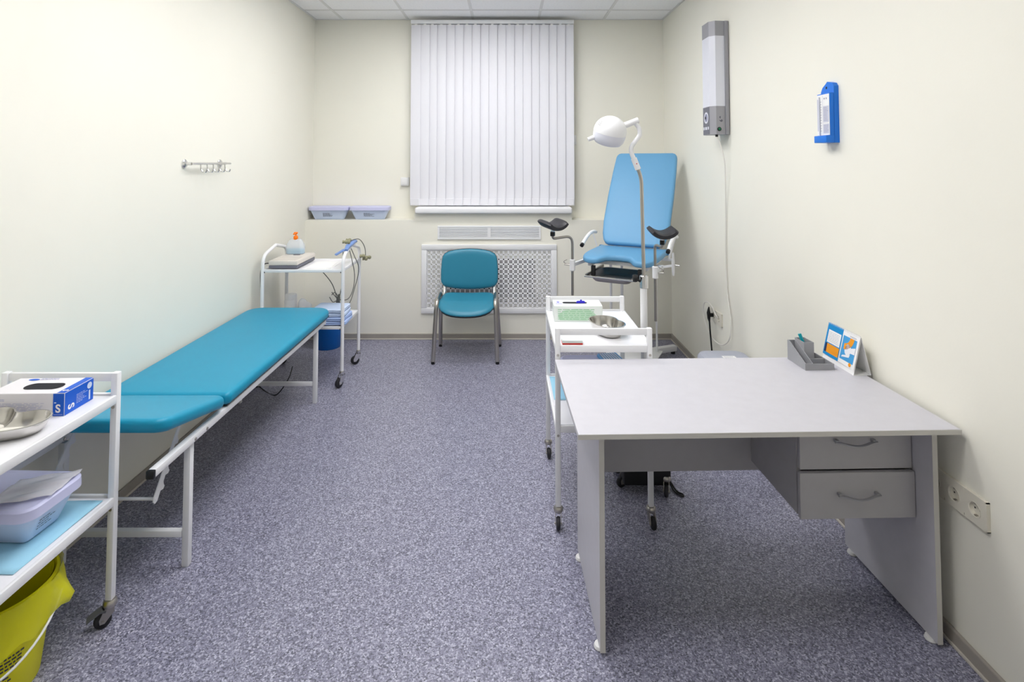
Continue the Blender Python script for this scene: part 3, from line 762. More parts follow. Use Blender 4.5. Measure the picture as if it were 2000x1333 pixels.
def pr_(nm, m_, rects, off=.0006):
    b = NB()
    for r_ in rects: quad(b, o_, ux, uy, *r_, off)
    return obj(nm, b, m_, page, smooth=0)
H_ = hgt
pr_('printed_left_page', M_PCYAN, [(0,.5*Wc,0,H_)])
pr_('printed_month_grid', M_PAPER, [(.06*Wc,.47*Wc,.40*H_,.80*H_)], .0012)
pr_('printed_note_block', M_PORANGE, [(.09*Wc,.48*Wc,.09*H_,.37*H_)], .0012)
pr_('printed_tab', M_PNAVY, [(.03*Wc,.085*Wc,.09*H_,.37*H_)], .0014)
pr_('printed_photo', M_PBLUEP, [(.53*Wc,.94*Wc,.13*H_,.84*H_)])
b = NB()
N_ = 18
for k in range(N_):
    a0, a1 = R(180+90*k/N_), R(180+90*(k+1)/N_)
    polyq(b, o_, ux, uy, [(.60*Wc+r*math.cos(a)*1.0, .84*H_+r*math.sin(a)) for r, a in ((.055,a0+PI/2),(.055,a1+PI/2),(.03,a1+PI/2),(.03,a0+PI/2))], .0012)
    polyq(b, o_, ux, uy, [(.60*Wc+r*math.cos(a)*1.0, .84*H_+r*math.sin(a)) for r, a in ((.055,a0+PI/6),(.055,a1+PI/6),(.03,a1+PI/6),(.03,a0+PI/6))], .0012) if False else None
disc(b, o_, ux, uy, .86*Wc, .085*H_, .008, off=.0014)
obj('printed_rings', b, M_PORANGE, page, smooth=0)
b = NB()
disc(b, o_, ux, uy, .73*Wc, .47*H_, .020, .024, .0012); polyq(b, o_, ux, uy, [(.74*Wc,.52*H_),(.94*Wc,.62*H_),(.94*Wc,.42*H_),(.76*Wc,.40*H_)], .0014); polyq(b, o_, ux, uy, [(.58*Wc,.2*H_),(.60*Wc,.26*H_),(.82*Wc,.36*H_),(.80*Wc,.27*H_)], .0016)
obj('printed_figure', b, mat('print_white', (236,238,244), .6), page, smooth=0)
b = NB(); lines(b, o_, ux, uy, .08*Wc,.45*Wc,.44*H_,.76*H_,7,.9,.18,.0016); lines(b, o_, ux, uy, .72*Wc,.93*Wc,.86*H_,.91*H_,2,.9,.4,.0012); obj('printed_text', b, M_PRINT, page, smooth=0)
for k in range(26):
    b = NB(); yy = cy1-.006-k*(Wc-.012)/25
    tube(b, [(.004*math.cos(a)-.001, yy, ch_+.001+.006*math.sin(a)) for a in [2*PI*q/8 for q in range(8)]], .0007, 5, closed=True)
    if k == 0: rg = obj('spiral_ring', b, M_WHITE, cl); r0 = yy
    else:
        b.free(); inst('spiral_ring', rg, cl, (0, yy-r0, 0))

# ------------------------------------------------------------------ bin behind the desk
t = thing('lidded_bin', 'lilac-grey lidded bin behind the desk with a white sticker', 'bin', (1.345, 3.28, 0))
b = NB(); loft_rr(b, .27, .34, .05, [(0,.03),(.01,.02),(.39,0),(.39,.005)]); obj('bin_body', b, M_BIN, t)
b = NB(); loft_rr(b, .30, .38, .06, [(.385,0),(.41,0),(.428,.012),(.434,.035),(.435,.04)]); ld = obj('lid', b, M_BIN, t)
b = NB(); quad(b, (-.02,.02,.4352), (1,0,0), (0,1,0), -.01,.07,-.04,.045, .0005); obj('sticker', b, M_PAPER, ld, smooth=0)
b = NB(); lines(b, (-.02,.02,.4357), (1,0,0), (0,1,0), 0,.06,-.03,.035,4,.7,.3,.0006); obj('printed_text', b, M_PRINT, ld, smooth=0)

# ------------------------------------------------------------------ visitor chair
t = thing('visitor_chair', 'teal vinyl visitor chair with chrome legs before the radiator screen', 'chair', (-.33, 4.59, 0))
for s in (-1, 1):
    xf, xt, xb = (-.594,-.572,-.585) if s < 0 else (-.076,-.094,-.062)
    def pth(pts): return fillet(pts, .06, 8)
    P_ = pth([(xf,4.385,.012),(xt,4.42,.492),(xt-.0*s,4.70,.50),(xb,4.80,.012)])
    ia = 1+4; 
    half = len(P_)//2
    b = NB(); tube(b, P_[:half+1], .0172, 12, flat=.7, flat_dir=(0,1,0)); fl_ = obj('leg', b, M_SATIN, t, wc=True)
    b = NB(); tube(b, P_[half:], .0172, 12, flat=.7, flat_dir=(0,0,1)); rl_ = obj('leg', b, M_SATIN, t, wc=True)
    for o_2, (x, y) in ((fl_, (xf,4.385)), (rl_, (xb,4.80))):
        b = NB(); lathe(b, [(.001,0),(.014,0),(.015,.004),(.015,.02),(.001,.021)], 14, (x,y,0)); obj('foot_cap', b, M_BLACK, o_2, wc=True)
    xs_ = -.552 if s < 0 else -.112
    b = NB(); tube(b, fillet([(xs_,4.50,.425),(xs_,4.765,.43),(xs_,4.86,.56),(xs_,4.885,.70)], .07, 8), .0155, 12, flat=.8); obj('back_support', b, M_CHROME, t, wc=True)
    b = NB(); box(b, min(xs_,xt), max(xs_,xt), 4.60, 4.63, .43, .46, .003); obj('bracket', b, M_BLACK, t, wc=True)
b = NB(); rod(b, (-.56,4.48,.415), (-.105,4.48,.415), .011); obj('cross_tube', b, M_SATIN, t, wc=True)
# seat
def seat_tr(x,y,z):
    f = (y-4.36)/.42
    zz = .44+.018*f - .012*math.cos(PI*min(1,max(0,(x+.33)/.24)))*0 - .025*max(0,.22-f)*3*max(0,.22-f) - .09*max(0,.3-f)
    zz += .018*((x+.33)/.24)**2
    return Vector((x,y,z+zz))
out = []
for k in range(40):
    a = 2*PI*k/40; ca, sa = math.cos(a), math.sin(a)
    n_ = 4.0; r_ = (abs(ca)**n_+abs(sa)**n_)**(-1/n_)
    wdt = .238 if sa < 0 else .228
    out.append((-.33+wdt*r_*ca, 4.562+.218*r_*sa - (.022*(1-(r_*ca)**2) if sa < 0 else 0)))
b = NB(); loft(b, out, [(-.01,.012),(-.006,.003),(0,.0),(.008,.003),(.018,.014),(.024,.035)], seat_tr, fan=True, crown=.003); obj('seat', b, M_CTEAL, t, wc=True, smooth=70)
b = NB(); loft(b, out, [(-.026,.03),(-.022,.012),(-.01,.004),(-.008,.006)], seat_tr, fan=True); obj('seat_shell', b, M_BLACK, t, wc=True, smooth=70)
# backrest
def back_tr(x,y,z):      # x across, y up the back (0 bottom .. .355 top), z forward
    zz = .484+y
    yy = 4.845+.10*(y-.05)*.6+.10*((x+.332)/.25)**2*-.35
    return Vector((x, yy-z, zz))
out = []
for k in range(48):
    a = 2*PI*k/48; ca, sa = math.cos(a), math.sin(a); n_ = 8.0; r_ = (abs(ca)**n_+abs(sa)**n_)**(-1/n_)
    u, v = r_*ca, r_*sa
    out.append((-.332+(.252-.012*max(0,v))*u, .185+.145*v+(.03*(1-u*u) if v > 0 else -.034*(1-u*u))))
b = NB(); loft(b, out, [(-.004,.006),(0,.001),(.006,0),(.014,.006),(.02,.02),(.024,.045)], back_tr, fan=True, crown=.001); obj('backrest', b, M_CTEAL, t, wc=True, smooth=70)
b = NB(); loft(b, out, [(-.022,.03),(-.018,.008),(-.006,-.002),(-.002,.004)], back_tr, fan=True); obj('back_shell', b, M_BLACK, t, wc=True, smooth=70)

# ------------------------------------------------------------------ gynaecological chair (local frame: x across, y to the back)
g = thing('gynecological_chair', 'sky blue gynaecological examination chair with black leg rests in the corner', 'examination chair', (1.0, 4.28, 0), R(-28))
# backrest
bl = .885; ba = math.atan2(.73, .50)
def gb(x, y, z):
    return Vector((x, .0+y*math.cos(ba)-z*math.sin(ba), .945+y*math.sin(ba)+z*math.cos(ba)))
out = []
prof = [(0,.20),(.012,.225),(.04,.243),(.09,.256),(.2,.268),(.45,.272),(.7,.268),(.84,.262),(.862,.256),(.878,.242),(.885,.222)]
out = [(w_, y) for y, w_ in prof] + [(-w_, y) for y, w_ in reversed(prof)]
b = NB(); loft(b, out, pad_layers(0,.055,.02,4), gb, fan=True, crown=.005); obj('backrest', b, M_BLUEV, g, smooth=60)
obj_b = NB(); prism(obj_b, [(-.2,.06),(.2,.06),(.2,.8),(-.2,.8)], lambda u,v,d: gb(u,v,d), -.012, 0); obj('back_board', obj_b, M_PLAST, g, smooth=0)
# seat with front cut-out
so = []
def A(x,y): so.append((x,y))
pts = [(.265,-.02),(.272,-.15),(.272,-.33),(.262,-.43),(.235,-.482),(.185,-.502),(.135,-.492),(.105,-.455),(.085,-.42),(.05,-.40),(0,-.395),(-.05,-.40),(-.085,-.42),(-.105,-.455),(-.135,-.492),(-.185,-.502),(-.235,-.482),(-.262,-.43),(-.272,-.33),(-.272,-.15),(-.265,-.02),(-.24,.0),(.24,.0)]
sp_ = spline([(x,y,0) for x,y in pts]+[(pts[0][0],pts[0][1],0)], 3)[:-1]
so = [(p.x,p.y) for p in sp_][::-1]
ar = sum(so[i-1][0]*so[i][1]-so[i][0]*so[i-1][1] for i in range(len(so)))
if ar < 0: so = so[::-1]
def gs(x,y,z):
    d = max(0, -y-.30); return Vector((x, y, .905+z-.35*d*d-.01*d+.012*(y+.25)))
b = NB(); loft(b, so, pad_layers(0,.044,.017,4), gs, fan=True, crown=.002); obj('seat', b, M_BLUEV, g, smooth=60)
b = NB(); box(b, -.22,-.19,-.45,.05,.862,.892,.003); box(b, .19,.22,-.45,.05,.862,.892,.003); box(b, -.19,.19,-.02,.02,.862,.892,.003); box(b, -.30,.30,-.345,-.315,.862,.89,.003); obj('seat_frame', b, M_WHITE, g)
for x in (-.17,.17): obj('stop_block', bx(x-.014,x+.014,-.485,-.455,.80,.872,.004), M_BLACK, g)
b = NB(); bar(b, (-.16,.02,.87), (-.16,.30,1.28), .03,.015); bar(b, (.16,.02,.87), (.16,.30,1.28), .03,.015); obj('back_lever', b, M_WHITE, g)
# basin and its slide
bxo = -.045
for x in (-.215, .125):
    b = NB(); bar(b, (x,-.10,.805), (x,-.505,.80), .012,.022); bar(b, (x,-.13,.80), (x,-.13,.87), .012,.02); bar(b, (x,-.40,.80), (x,-.40,.87), .012,.02); obj('basin_rail', b, M_DSTEEL, g)
b = NB(); bar(b, (-.225,-.508,.797), (.135,-.508,.797), .016,.012, bev=.003); obj('basin_front_bar', b, M_CHROME, g)
b = NB(); rings = []
for z, ins in ((.80,-.006),(.803,0),(.80,.008),(.797,.012),(.772,.022),(.758,.036),(.755,.045)):
    rings.append([b.verts.new((x,y,z)) for x, y in rrect(.325-2*ins, .36-2*ins, .06-ins*.6, 5, bxo, -.315)])
for a_, c_ in zip(rings, rings[1:]):
    for k in range(len(a_)): b.faces.new((a_[k], a_[(k+1)%len(a_)], c_[(k+1)%len(a_)], c_[k]))
b.faces.new(rings[-1])
bas = obj('basin', b, M_DSTEEL, g, smooth=50); bas.modifiers.new('thick','SOLIDIFY').thickness = .0015
# leg rests
def gutter(name, cx, cy, cz, yaw, par):
    b = NB(); n, mz = 14, 8; hw_ = R(54); rad = .105; L2 = .075; th_ = .036
    def pt(a, v, t_):      # rounded ends
        k = 1-abs(v)**4*.10
        rr = rad + t_*.5*th_*(1-.3*(abs(a)/hw_)**8)*(1-.4*abs(v)**6)
        return Vector((rr*math.sin(a*k), v*L2, rad-rr*math.cos(a*k)))
    grid = {}
    for t_ in (-1,1):
        for i in range(n+1):
            for j in range(mz+1): grid[(t_,i,j)] = b.verts.new(pt(-hw_+2*hw_*i/n, -1+2*j/mz, t_))
    for t_ in (-1,1):
        for i in range(n):
            for j in range(mz): b.faces.new([grid[(t_,i+a,j+c)] for a,c in ((0,0),(1,0),(1,1),(0,1))])
    for i in range(n):
        for j in (0,mz): b.faces.new([grid[(-1,i,j)],grid[(-1,i+1,j)],grid[(1,i+1,j)],grid[(1,i,j)]])
    for j in range(mz):
        for i in (0,n): b.faces.new([grid[(-1,i,j)],grid[(-1,i,j+1)],grid[(1,i,j+1)],grid[(1,i,j)]])
    b.transform(Matrix.Translation((cx,cy,cz)) @ Matrix.Rotation(yaw,4,'Z') @ Matrix.Rotation(R(8),4,'X'))
    return obj(name, b, M_PAD, par, smooth=70)
for s, (kx,ky), (gx_,gy_,gz_), yaw, low in ((-1,(-.306,-.536),(-.40,-.68,1.16),R(62),.655), (1,(.285,-.515),(.345,-.565,1.137),R(28),.545)):
    b = NB(); tube(b, fillet([(kx,ky,low),(kx,ky,gz_-.075),(gx_,gy_,gz_-.085),(gx_,gy_,gz_-.04)], .06 if s < 0 else .03, 8), .0095, 12)
    leg = obj('leg_rest_post', b, M_DSTEEL, g)
    obj('swivel_joint', bx(gx_-.014,gx_+.014,gy_-.014,gy_+.014,gz_-.066,gz_-.036,.003), M_BLACK, leg)
    obj('rest_bracket', bx(gx_-.012,gx_+.012,gy_-.012,gy_+.012,gz_-.036,gz_-.012,.002), M_CHROME, leg)
    gutter('leg_rest_pad', gx_, gy_, gz_, yaw, leg)
    b = NB(); lathe(b, [(.012,-.045),(.02,-.04),(.02,.035),(.014,.04)], 14, (kx,ky,.875)); box(b, min(kx, s*.26), max(kx, s*.26), -.345,-.315,.862,.888) if False else None
    bar(b, (s*.285,-.33,.876),(kx,ky,.876),.022,.024)
    cpz = obj('post_clamp', b, M_WHITE, g)
    b = NB(); rod(b, (kx+s*.015,ky,.87),(kx+s*.06,ky-.01,.875),.005); tube(b, spline([(kx+s*.045,ky,.875),(kx+s*.06,ky-.02,.895),(kx+s*.03,ky-.03,.915)],5), .003, 6); obj('clamp_lever', b, M_SATIN, cpz)
    # arm handle
    hx_ = s*.325
    b = NB(); tube(b, spline([(hx_,-.275,.985),(hx_,-.20,1.02),(hx_,-.10,1.05),(hx_,-.01,1.055),(hx_,.05,1.045)],6), .014, 12); ah = obj('arm_handle', b, M_WHITE, g)
    b = NB(); rod(b, (hx_,-.29,.978),(hx_,-.27,.988),.015); obj('end_plug', b, M_BLACK, ah)
    b = NB(); bar(b, (hx_,-.03,1.05),(hx_-s*.05,-.01,.88),.02,.008); bar(b, (hx_-s*.03,-.01,.878),(s*.20,-.01,.878),.02,.02); obj('handle_strut', b, M_WHITE, ah)
# right-hand hand control and wing screw
b = NB(); tube(b, [(.375,-.36,.99),(.375,-.36,.93),(.375,-.36,.86),(.375,-.36,.83)], .012, 10, radii=[.006,.010,.010,.006]); bar(b, (.375,-.36,.90),(.29,-.33,.878),.016,.016); obj('side_lever', b, M_WHITE, g)
b = NB(); rod(b, (.385,-.36,.905),(.42,-.37,.905),.004); bar(b, (.425,-.37,.885),(.425,-.37,.925),.008,.012); obj('wing_screw', b, M_CHROME, g)
# columns and X-shaped base
for (x,y,r_) in ((-.2,.05,.011),(-.1,.02,.011),(.12,.25,.008)):
    b = NB(); rod(b, (x,y,.07), (x,y,.875), r_); obj('column', b, M_WHITE, g)
obj('column_plate', bx(-.23,.15,-.02,.28,.855,.866,.002), M_WHITE, g)
hub = (-.045,.205)
for k, (x,y) in enumerate(((.2155,.511),(-.31,-.10),(-.30,.48),(.22,-.10))):
    b = NB(); bar(b, (hub[0],hub[1],.047), (x,y,.047), .05,.045, bev=.004); lg = obj('base_leg', b, M_WHITE, g)
    b = NB(); dx, dy = (x-hub[0])*.06, (y-hub[1])*.06; lathe(b, [(.001,0),(.018,0),(.018,.018),(.012,.026),(.001,.026)], 14, (x-dx,y-dy,0)); obj('foot', b, M_BLACK, lg)
obj('hub_plate', bx(-.24,.16,-.02,.29,.068,.078,.003), M_WHITE, g)

# ------------------------------------------------------------------ examination lamp on a pole
lx, ly = .697, 2.76
lp_ = thing('examination_lamp', 'white dome examination lamp on a chrome pole in front of the blue chair', 'lamp', (lx, ly, 0))
obj('base_box', bx(lx-.125, lx+.105, ly-.075, ly+.12, .045, .16, .008), M_BLACK, lp_, wc=True)
for i, (dx, dy) in enumerate(((-.105,-.0),(.085,-.065),(-.10,.11),(.09,.11))):
    caster(lp_, (dx, dy), R((200,250,160,20)[i]), 'cup', False)
b = NB(); rod(b, (lx,ly,.16), (lx-.002,ly,1.0), .0175, 16); obj('lower_tube', b, M_WHITE, lp_, wc=True)
b = NB(); lathe(b, [(.018,.985),(.022,.987),(.022,1.045),(.014,1.05)], 16, (lx,ly,0)); cl_ = obj('height_clamp', b, M_CHROME, lp_, wc=True)
b = NB(); rod(b, (lx-.02,ly-.005,1.02),(lx-.045,ly-.01,1.035),.006); lathe(b, [(.004,-.012),(.018,-.01),(.02,0),(.018,.01),(.004,.012)], 10, (lx-.048,ly-.012,1.037), 'X'); obj('clamp_knob', b, M_BLACK, cl_, wc=True)
b = NB(); tube(b, fillet([(lx,ly,1.045),(lx-.008,ly,1.545),(lx-.033,ly,1.61)], .05, 8), .0095, 14); obj('upper_tube', b, M_SATIN, lp_, wc=True)
b = NB(); tube(b, [(lx-.024,ly,1.588),(lx-.046,ly,1.645)], .0155, 14); j = obj('elbow_joint', b, M_WHITE, lp_, wc=True)
b = NB(); disc(b, (lx-.035,ly-.0156,1.617), (1,0,0), (0,0,1), 0,0,.003); obj('screw', b, M_RED, j, wc=True, smooth=0)
b = NB(); tube(b, spline([(lx-.042,ly,1.635),(lx-.058,ly,1.675),(lx-.056,ly,1.705),(lx-.035,ly,1.735),(lx-.015,ly,1.765),(lx-.018,ly,1.80),(lx-.034,ly,1.822)],7), .0115, 12); obj('curved_arm', b, M_WHITE, lp_, wc=True)
hc = Vector((lx-.166, ly, 1.785)); ax = Vector((.78,0,.30)).normalized()
b = NB(); tube(b, [hc+ax*.07, hc+ax*.155], .0155, 14); obj('head_yoke', b, M_WHITE, lp_, wc=True)
b = NB(); tube(b, [hc-ax*.075, hc-ax*.122], .0125, 14, radii=[.0125,.0105]); obj('head_handle', b, M_WHITE, lp_, wc=True)
T = Matrix.Translation(hc) @ Vector((0,0,1)).rotation_difference(Vector((.16,-.30,.9)).normalized()).to_matrix().to_4x4()
b = NB(); pr2 = [(.001,.078)]+[(.084*math.sin(R(a)),.078*math.cos(R(a))) for a in (10,20,30,42,54,66,78,90)]+[(.0845,-.008)]
lathe(b, pr2, 36); b.transform(T); hd = obj('lamp_head', b, M_WHITE, lp_, wc=True, smooth=50)
b = NB(); lathe(b, [(.0835,-.008),(.083,-.028),(.078,-.05),(.066,-.066),(.05,-.072),(.001,-.072)], 36); b.transform(T); obj('lamp_rim', b, M_UVW, lp_, wc=True, smooth=50)
b = NB()
for (az, el0) in ((R(200),0),(R(40),0)):
    for i in range(4):
        for k in range(4):
            el = R(52+5*i); a = az+R(-9+6*k)+R(3)*(i%2)
            p_ = Vector((.0845*math.sin(el)*math.cos(a), .0845*math.sin(el)*math.sin(a), .0785*math.cos(el))); n_ = p_.normalized()
            ux_ = n_.cross(Vector((0,0,1))).normalized(); uy_ = n_.cross(ux_) * -1
            disc(b, p_, ux_, ux_.cross(n_)*-1 if False else n_.cross(ux_), 0,0,.0022,off=.0004,n=8)
b.transform(T); obj('vent_holes', b, M_BLACK, hd, wc=True, smooth=0)
b = NB(); tube(b, spline([(lx+.06,ly+.1,.10),(lx+.10,ly+.03,.06),(lx+.135,ly-.04,.008),(lx+.16,ly-.075,.006),(lx+.155,ly-.09,.006),(lx+.125,ly-.05,.008),(lx+.115,ly+.02,.03),(lx+.12,ly+.16,.006),(lx+.3,ly+.5,.006)],7), .004, 8); obj('power_cord', b, M_BLACK, lp_, wc=True)

# ------------------------------------------------------------------ round-tube trolley by the window wall
ex0, ex1, ey0, ey1 = -1.782, -1.195, 3.955, 4.39
et = thing('ecg_trolley', 'white round-tube trolley at the couch foot with the ECG recorder', 'trolley', ((ex0+ex1)/2, (ey0+ey1)/2, 0))
cxe, cye = (ex0+ex1)/2, (ey0+ey1)/2
for x in (ex0, ex1):
    for (p0, p1) in (((x,ey0,.09), 1), ((x,ey1,.09), -1)):
        s = p1; ym = cye
        b = NB(); tube(b, fillet([(x,p0[1],.113),(x,p0[1],.935),(x,ym,.985 if s > 0 else .985)], .07, 8), .0125, 14); obj('frame_tube', b, M_WHITE, et, wc=True)
k = 0
for x in (ex0, ex1):
    for y in (ey0, ey1):
        caster(et, (x-cxe, y-cye), R((215,160,240,200)[k]), 'ball', False, 1.28); k += 1
for nm, z in (('top_shelf', .84), ('lower_shelf', .43)):
    sh = obj(nm, bx(ex0+.012, ex1-.012, ey0+.005, ey1-.005, z-.010, z-.006), M_SHELF, et, wc=True, smooth=0)
    for q in ((ex0+.012,ex1-.012,ey0-.004,ey0+.005),(ex0+.012,ex1-.012,ey1-.005,ey1+.004),(ex0+.004,ex0+.012,ey0+.012,ey1-.012),(ex1-.012,ex1-.004,ey0+.012,ey1-.012)):
        obj('shelf_rim', bx(*q, z-.022, z, .002), M_WHITE, sh, wc=True)
    for x in (ex0, ex1):
        b = NB(); lathe(b, [(.001,0),(.007,0),(.006,.004),(.001,.005)], 10, (x+(.013 if x < -1.5 else -.018), ey0, z-.02), 'X'); obj('bolt', b, M_BLACK, sh, wc=True)
# ECG recorder
t = thing('ecg_recorder', 'cream and grey ECG recorder on the round-tube trolley', 'ECG recorder', (-1.645, 4.16, .84))
T = Matrix.Identity(4)
b = NB(); box(b, -.105,.105,-.18,.185,.0,.024,.004); obj('lower_case', b, M_ECGD, t)
b = NB(); box(b, -.107,.107,-.182,.187,.024,.058,.007); uc = obj('upper_case', b, M_ECG, t)
b = NB(); box(b, -.085,.085,-.165,-.03,.0575,.0605,.001,1); obj('keypad', b, mat('device_panel',(210,204,196),.5), uc)
b = NB(); box(b, -.02,.03,.06,.075,.0575,.062,.001,1); obj('paper_slot', b, M_ECGD, uc)
b = NB(); tube(b, spline([(-.107,-.15,.035),(-.13,-.165,.036),(-.152,-.16,.02),(-.16,-.185,-.03),(-.152,-.19,-.2),(-.148,-.19,-.42),(-.15,-.2,-.6),(-.17,-.2,-.79),(-.1,-.26,-.834),(.04,-.36,-.834),(.10,-.3,-.75),(.09,-.2,-.7)],7), .0035, 8); obj('power_cord', b, M_BLACK, t)
# handwash bottle standing on the recorder
t = thing('pump_bottle', 'clear bottle of pale blue liquid with orange pump', 'bottle', (-1.672, 4.285, .898))
out = rrect(.142,.075,.03,6)
b = NB(); loft_rr(b, .142, .075, .03, [(0,.006),(.004,.0),(.045,-.001),(.075,.004),(.10,.016),(.118,.03)]); obj('body', b, M_BOTTLE, t)
b = NB(); loft(b, rrect(.134,.067,.027,6), [(.003,.004),(.006,0),(.04,0),(.04,.001)]); obj('liquid', b, M_LIQ, t)
b = NB(); lathe(b, [(.014,.112),(.017,.116),(.018,.132),(.012,.142),(.005,.145),(.005,.152)], 18); obj('pump_collar', b, M_ORANGE, t)
b = NB(); lathe(b, [(.004,.150),(.012,.156),(.016,.166),(.013,.17),(.001,.171)], 16); bar(b, (0,0,.163),(0,-.04,.158),.014,.01,bev=.002); obj('pump_head', b, M_ORANGE, t)
# loose papers
t = thing('paper_sheets', 'white paper sheets lying on the round-tube trolley shelf', 'paper', (-1.40, 4.15, .834))
b = NB(); box(b, -.10,.10,-.15,.14,.0,.003); obj('lower_sheet', b, M_PAPER, t, smooth=0)
b = NB(); box(b, -.09,.08,-.14,.12,.003,.005); b.transform(Matrix.Rotation(R(6),4,'Z')); obj('upper_sheet', b, M_PAPER, t, smooth=0)
# ECG leads hanging over the right-hand handle
t = thing('ecg_leads', 'grey ECG cable bundle with blue limb clamp and suction bulbs', 'cable', (-1.195, 4.2, .95))
b = NB(); T = Vector((0,0,0)); tube(b, [(-1.195,4.02,.968),(-1.195,4.07,.99),(-1.195,4.22,1.002),(-1.195,4.27,.998)], .02, 12, flat=.8, radii=[.014,.02,.021,.016]); obj('limb_clamp', b, M_CLAMPB, t, wc=True)
b = NB(); bar(b, (-1.21,4.03,.972),(-1.262,3.985,.94),.028,.012,bev=.003); obj('clamp_arm', b, M_CLAMPB, t, wc=True)
for i, (x,y,z) in enumerate(((-1.175,4.37,.865),(-1.15,4.36,.845),(-1.125,4.37,.855),(-1.16,4.33,.87),(-1.21,4.08,1.02),(-1.24,4.12,1.015),(-1.225,4.16,1.022))):
    b = NB(); lathe(b, [(.004,-.012),(.013,-.01),(.013,-.003),(.009,0),(.012,.006),(.016,.016),(.013,.026),(.004,.03)], 12, (x,y,z), 'X'); obj('suction_bulb', b, M_BULB, t, wc=True)
rnd = random.Random(3)
for k, pts in enumerate((
    [(-1.21,4.09,1.01),(-1.20,4.14,1.02),(-1.175,4.30,1.01),(-1.15,4.37,.94),(-1.14,4.37,.87)],
    [(-1.215,4.13,1.0),(-1.20,4.17,.90),(-1.19,4.17,.75),(-1.2,4.17,.63),(-1.235,4.15,.56),(-1.30,4.13,.565),(-1.35,4.12,.62)],
    [(-1.22,4.17,1.0),(-1.185,4.2,.9),(-1.165,4.2,.78),(-1.2,4.2,.62),(-1.23,4.18,.52),(-1.27,4.15,.47)],
    [(-1.42,4.05,.835),(-1.40,4.1,.80),(-1.36,4.15,.68),(-1.325,4.16,.57),(-1.31,4.16,.45)],
    [(-1.24,4.1,.96),(-1.235,4.08,.85),(-1.26,4.1,.78),(-1.27,4.12,.68),(-1.30,4.14,.56),(-1.315,4.15,.45)],
    [(-1.35,4.12,.60),(-1.32,4.11,.62),(-1.30,4.13,.57),(-1.29,4.14,.50),(-1.31,4.15,.45)],
    [(-1.37,4.13,.58),(-1.34,4.12,.545),(-1.31,4.13,.55),(-1.295,4.14,.49)])):
    pts = [(x, y+.065 if z < .8 else y, z) for x, y, z in pts]
    b = NB(); tube(b, spline(pts,7), .0032, 7); obj('lead_wire', b, M_CABLE, t, wc=True)
b = NB(); tube(b, [(-1.30,4.205,.60),(-1.305,4.21,.57),(-1.315,4.215,.50),(-1.32,4.215,.437)], .014, 10, radii=[.005,.014,.017,.007]); obj('wire_knot', b, M_CABLE, t, wc=True)
b = NB(); tube(b, [(-1.232,4.09,.845),(-1.243,4.12,.80),(-1.255,4.15,.75)], .008, 10, radii=[.005,.0085,.005]); obj('cable_junction', b, M_CABLE, t, wc=True)
# folded linen on the lower shelf, each its own sheet
for k in range(4):
    t = setp(thing('folded_sheet', ('bottom','second from bottom','third from bottom','topmost')[k]+' pale blue sheet in the folded stack on the trolley', 'linen', (-1.315, 4.075, .43+.029*k), R((2,-3,3,-1)[k])), group='folded sheets on the lower shelf')
    b = NB(); wd, dp = .27-.012*k, .215-.006*k
    nseg = 10
    out = rrect(wd, dp, .02, 4)
    loft(b, out, [(0.001,.008),(.004,.001),(.010,.0),(.0135,.005),(.0145,.009),(.0155,.005),(.02,0),(.025,.002),(.0285,.012)], lambda x,y,z: Vector((x,y,z+.002*math.sin(23*x+k)*z/.03)))
    obj('folds', b, M_LINEN2 if k in (0,1) else M_LINEN, t, smooth=60)
# white jar and crumpled wipe on the lower shelf
t = thing('white_jar', 'round white plastic jar on the lower trolley shelf', 'jar', (-1.69, 4.25, .43))
b = NB(); lathe(b, [(.001,0),(.045,0),(.048,.006),(.048,.115),(.04,.125)], 24); obj('body', b, M_PLAST, t)
b = NB(); lathe(b, [(.044,.12),(.046,.122),(.046,.152),(.04,.16),(.001,.162)], 24); obj('lid', b, M_PLAST, t)
t = thing('crumpled_wipe', 'crumpled white wipe next to the jar on the trolley', 'wipe', (-1.585, 4.25, .43))
b = NB(); bmesh.ops.create_icosphere(b, subdivisions=3, radius=.055)
rr_ = random.Random(5)
for v in b.verts:
    f = 1+.22*math.sin(60*v.co.x+3)+.2*math.sin(70*v.co.z+50*v.co.y); v.co = Vector((v.co.x*f*.9, v.co.y*f*.7, max(-.05, v.co.z*f*1.3)))+Vector((.25*max(0,v.co.z),0,0))
mz = min(v.co.z for v in b.verts); b.transform(Matrix.Translation((0,0,-mz))); obj('wipe_cloth', b, M_PAPER, t, smooth=30)

# ------------------------------------------------------------------ blue bucket
t = thing('blue_bucket', 'blue plastic bucket on the floor under the round-tube trolley', 'bucket', (-1.575, 4.80, 0))
b = NB(); lathe(b, [(.001,0),(.108,0),(.112,.006),(.145,.30),(.15,.30),(.15,.32),(.142,.325),(.138,.31),(.106,.012),(.001,.012)], 36); obj('bucket_body', b, M_BBLUE, t, smooth=50)
b = NB(); tube(b, [(.151*math.cos(a), -.0+.151*math.sin(a)*.2+.02, .30+.15*math.sin(a)*-.2) for a in [PI*k/16 for k in range(17)]], .003, 8); obj('handle', b, M_SATIN, t)

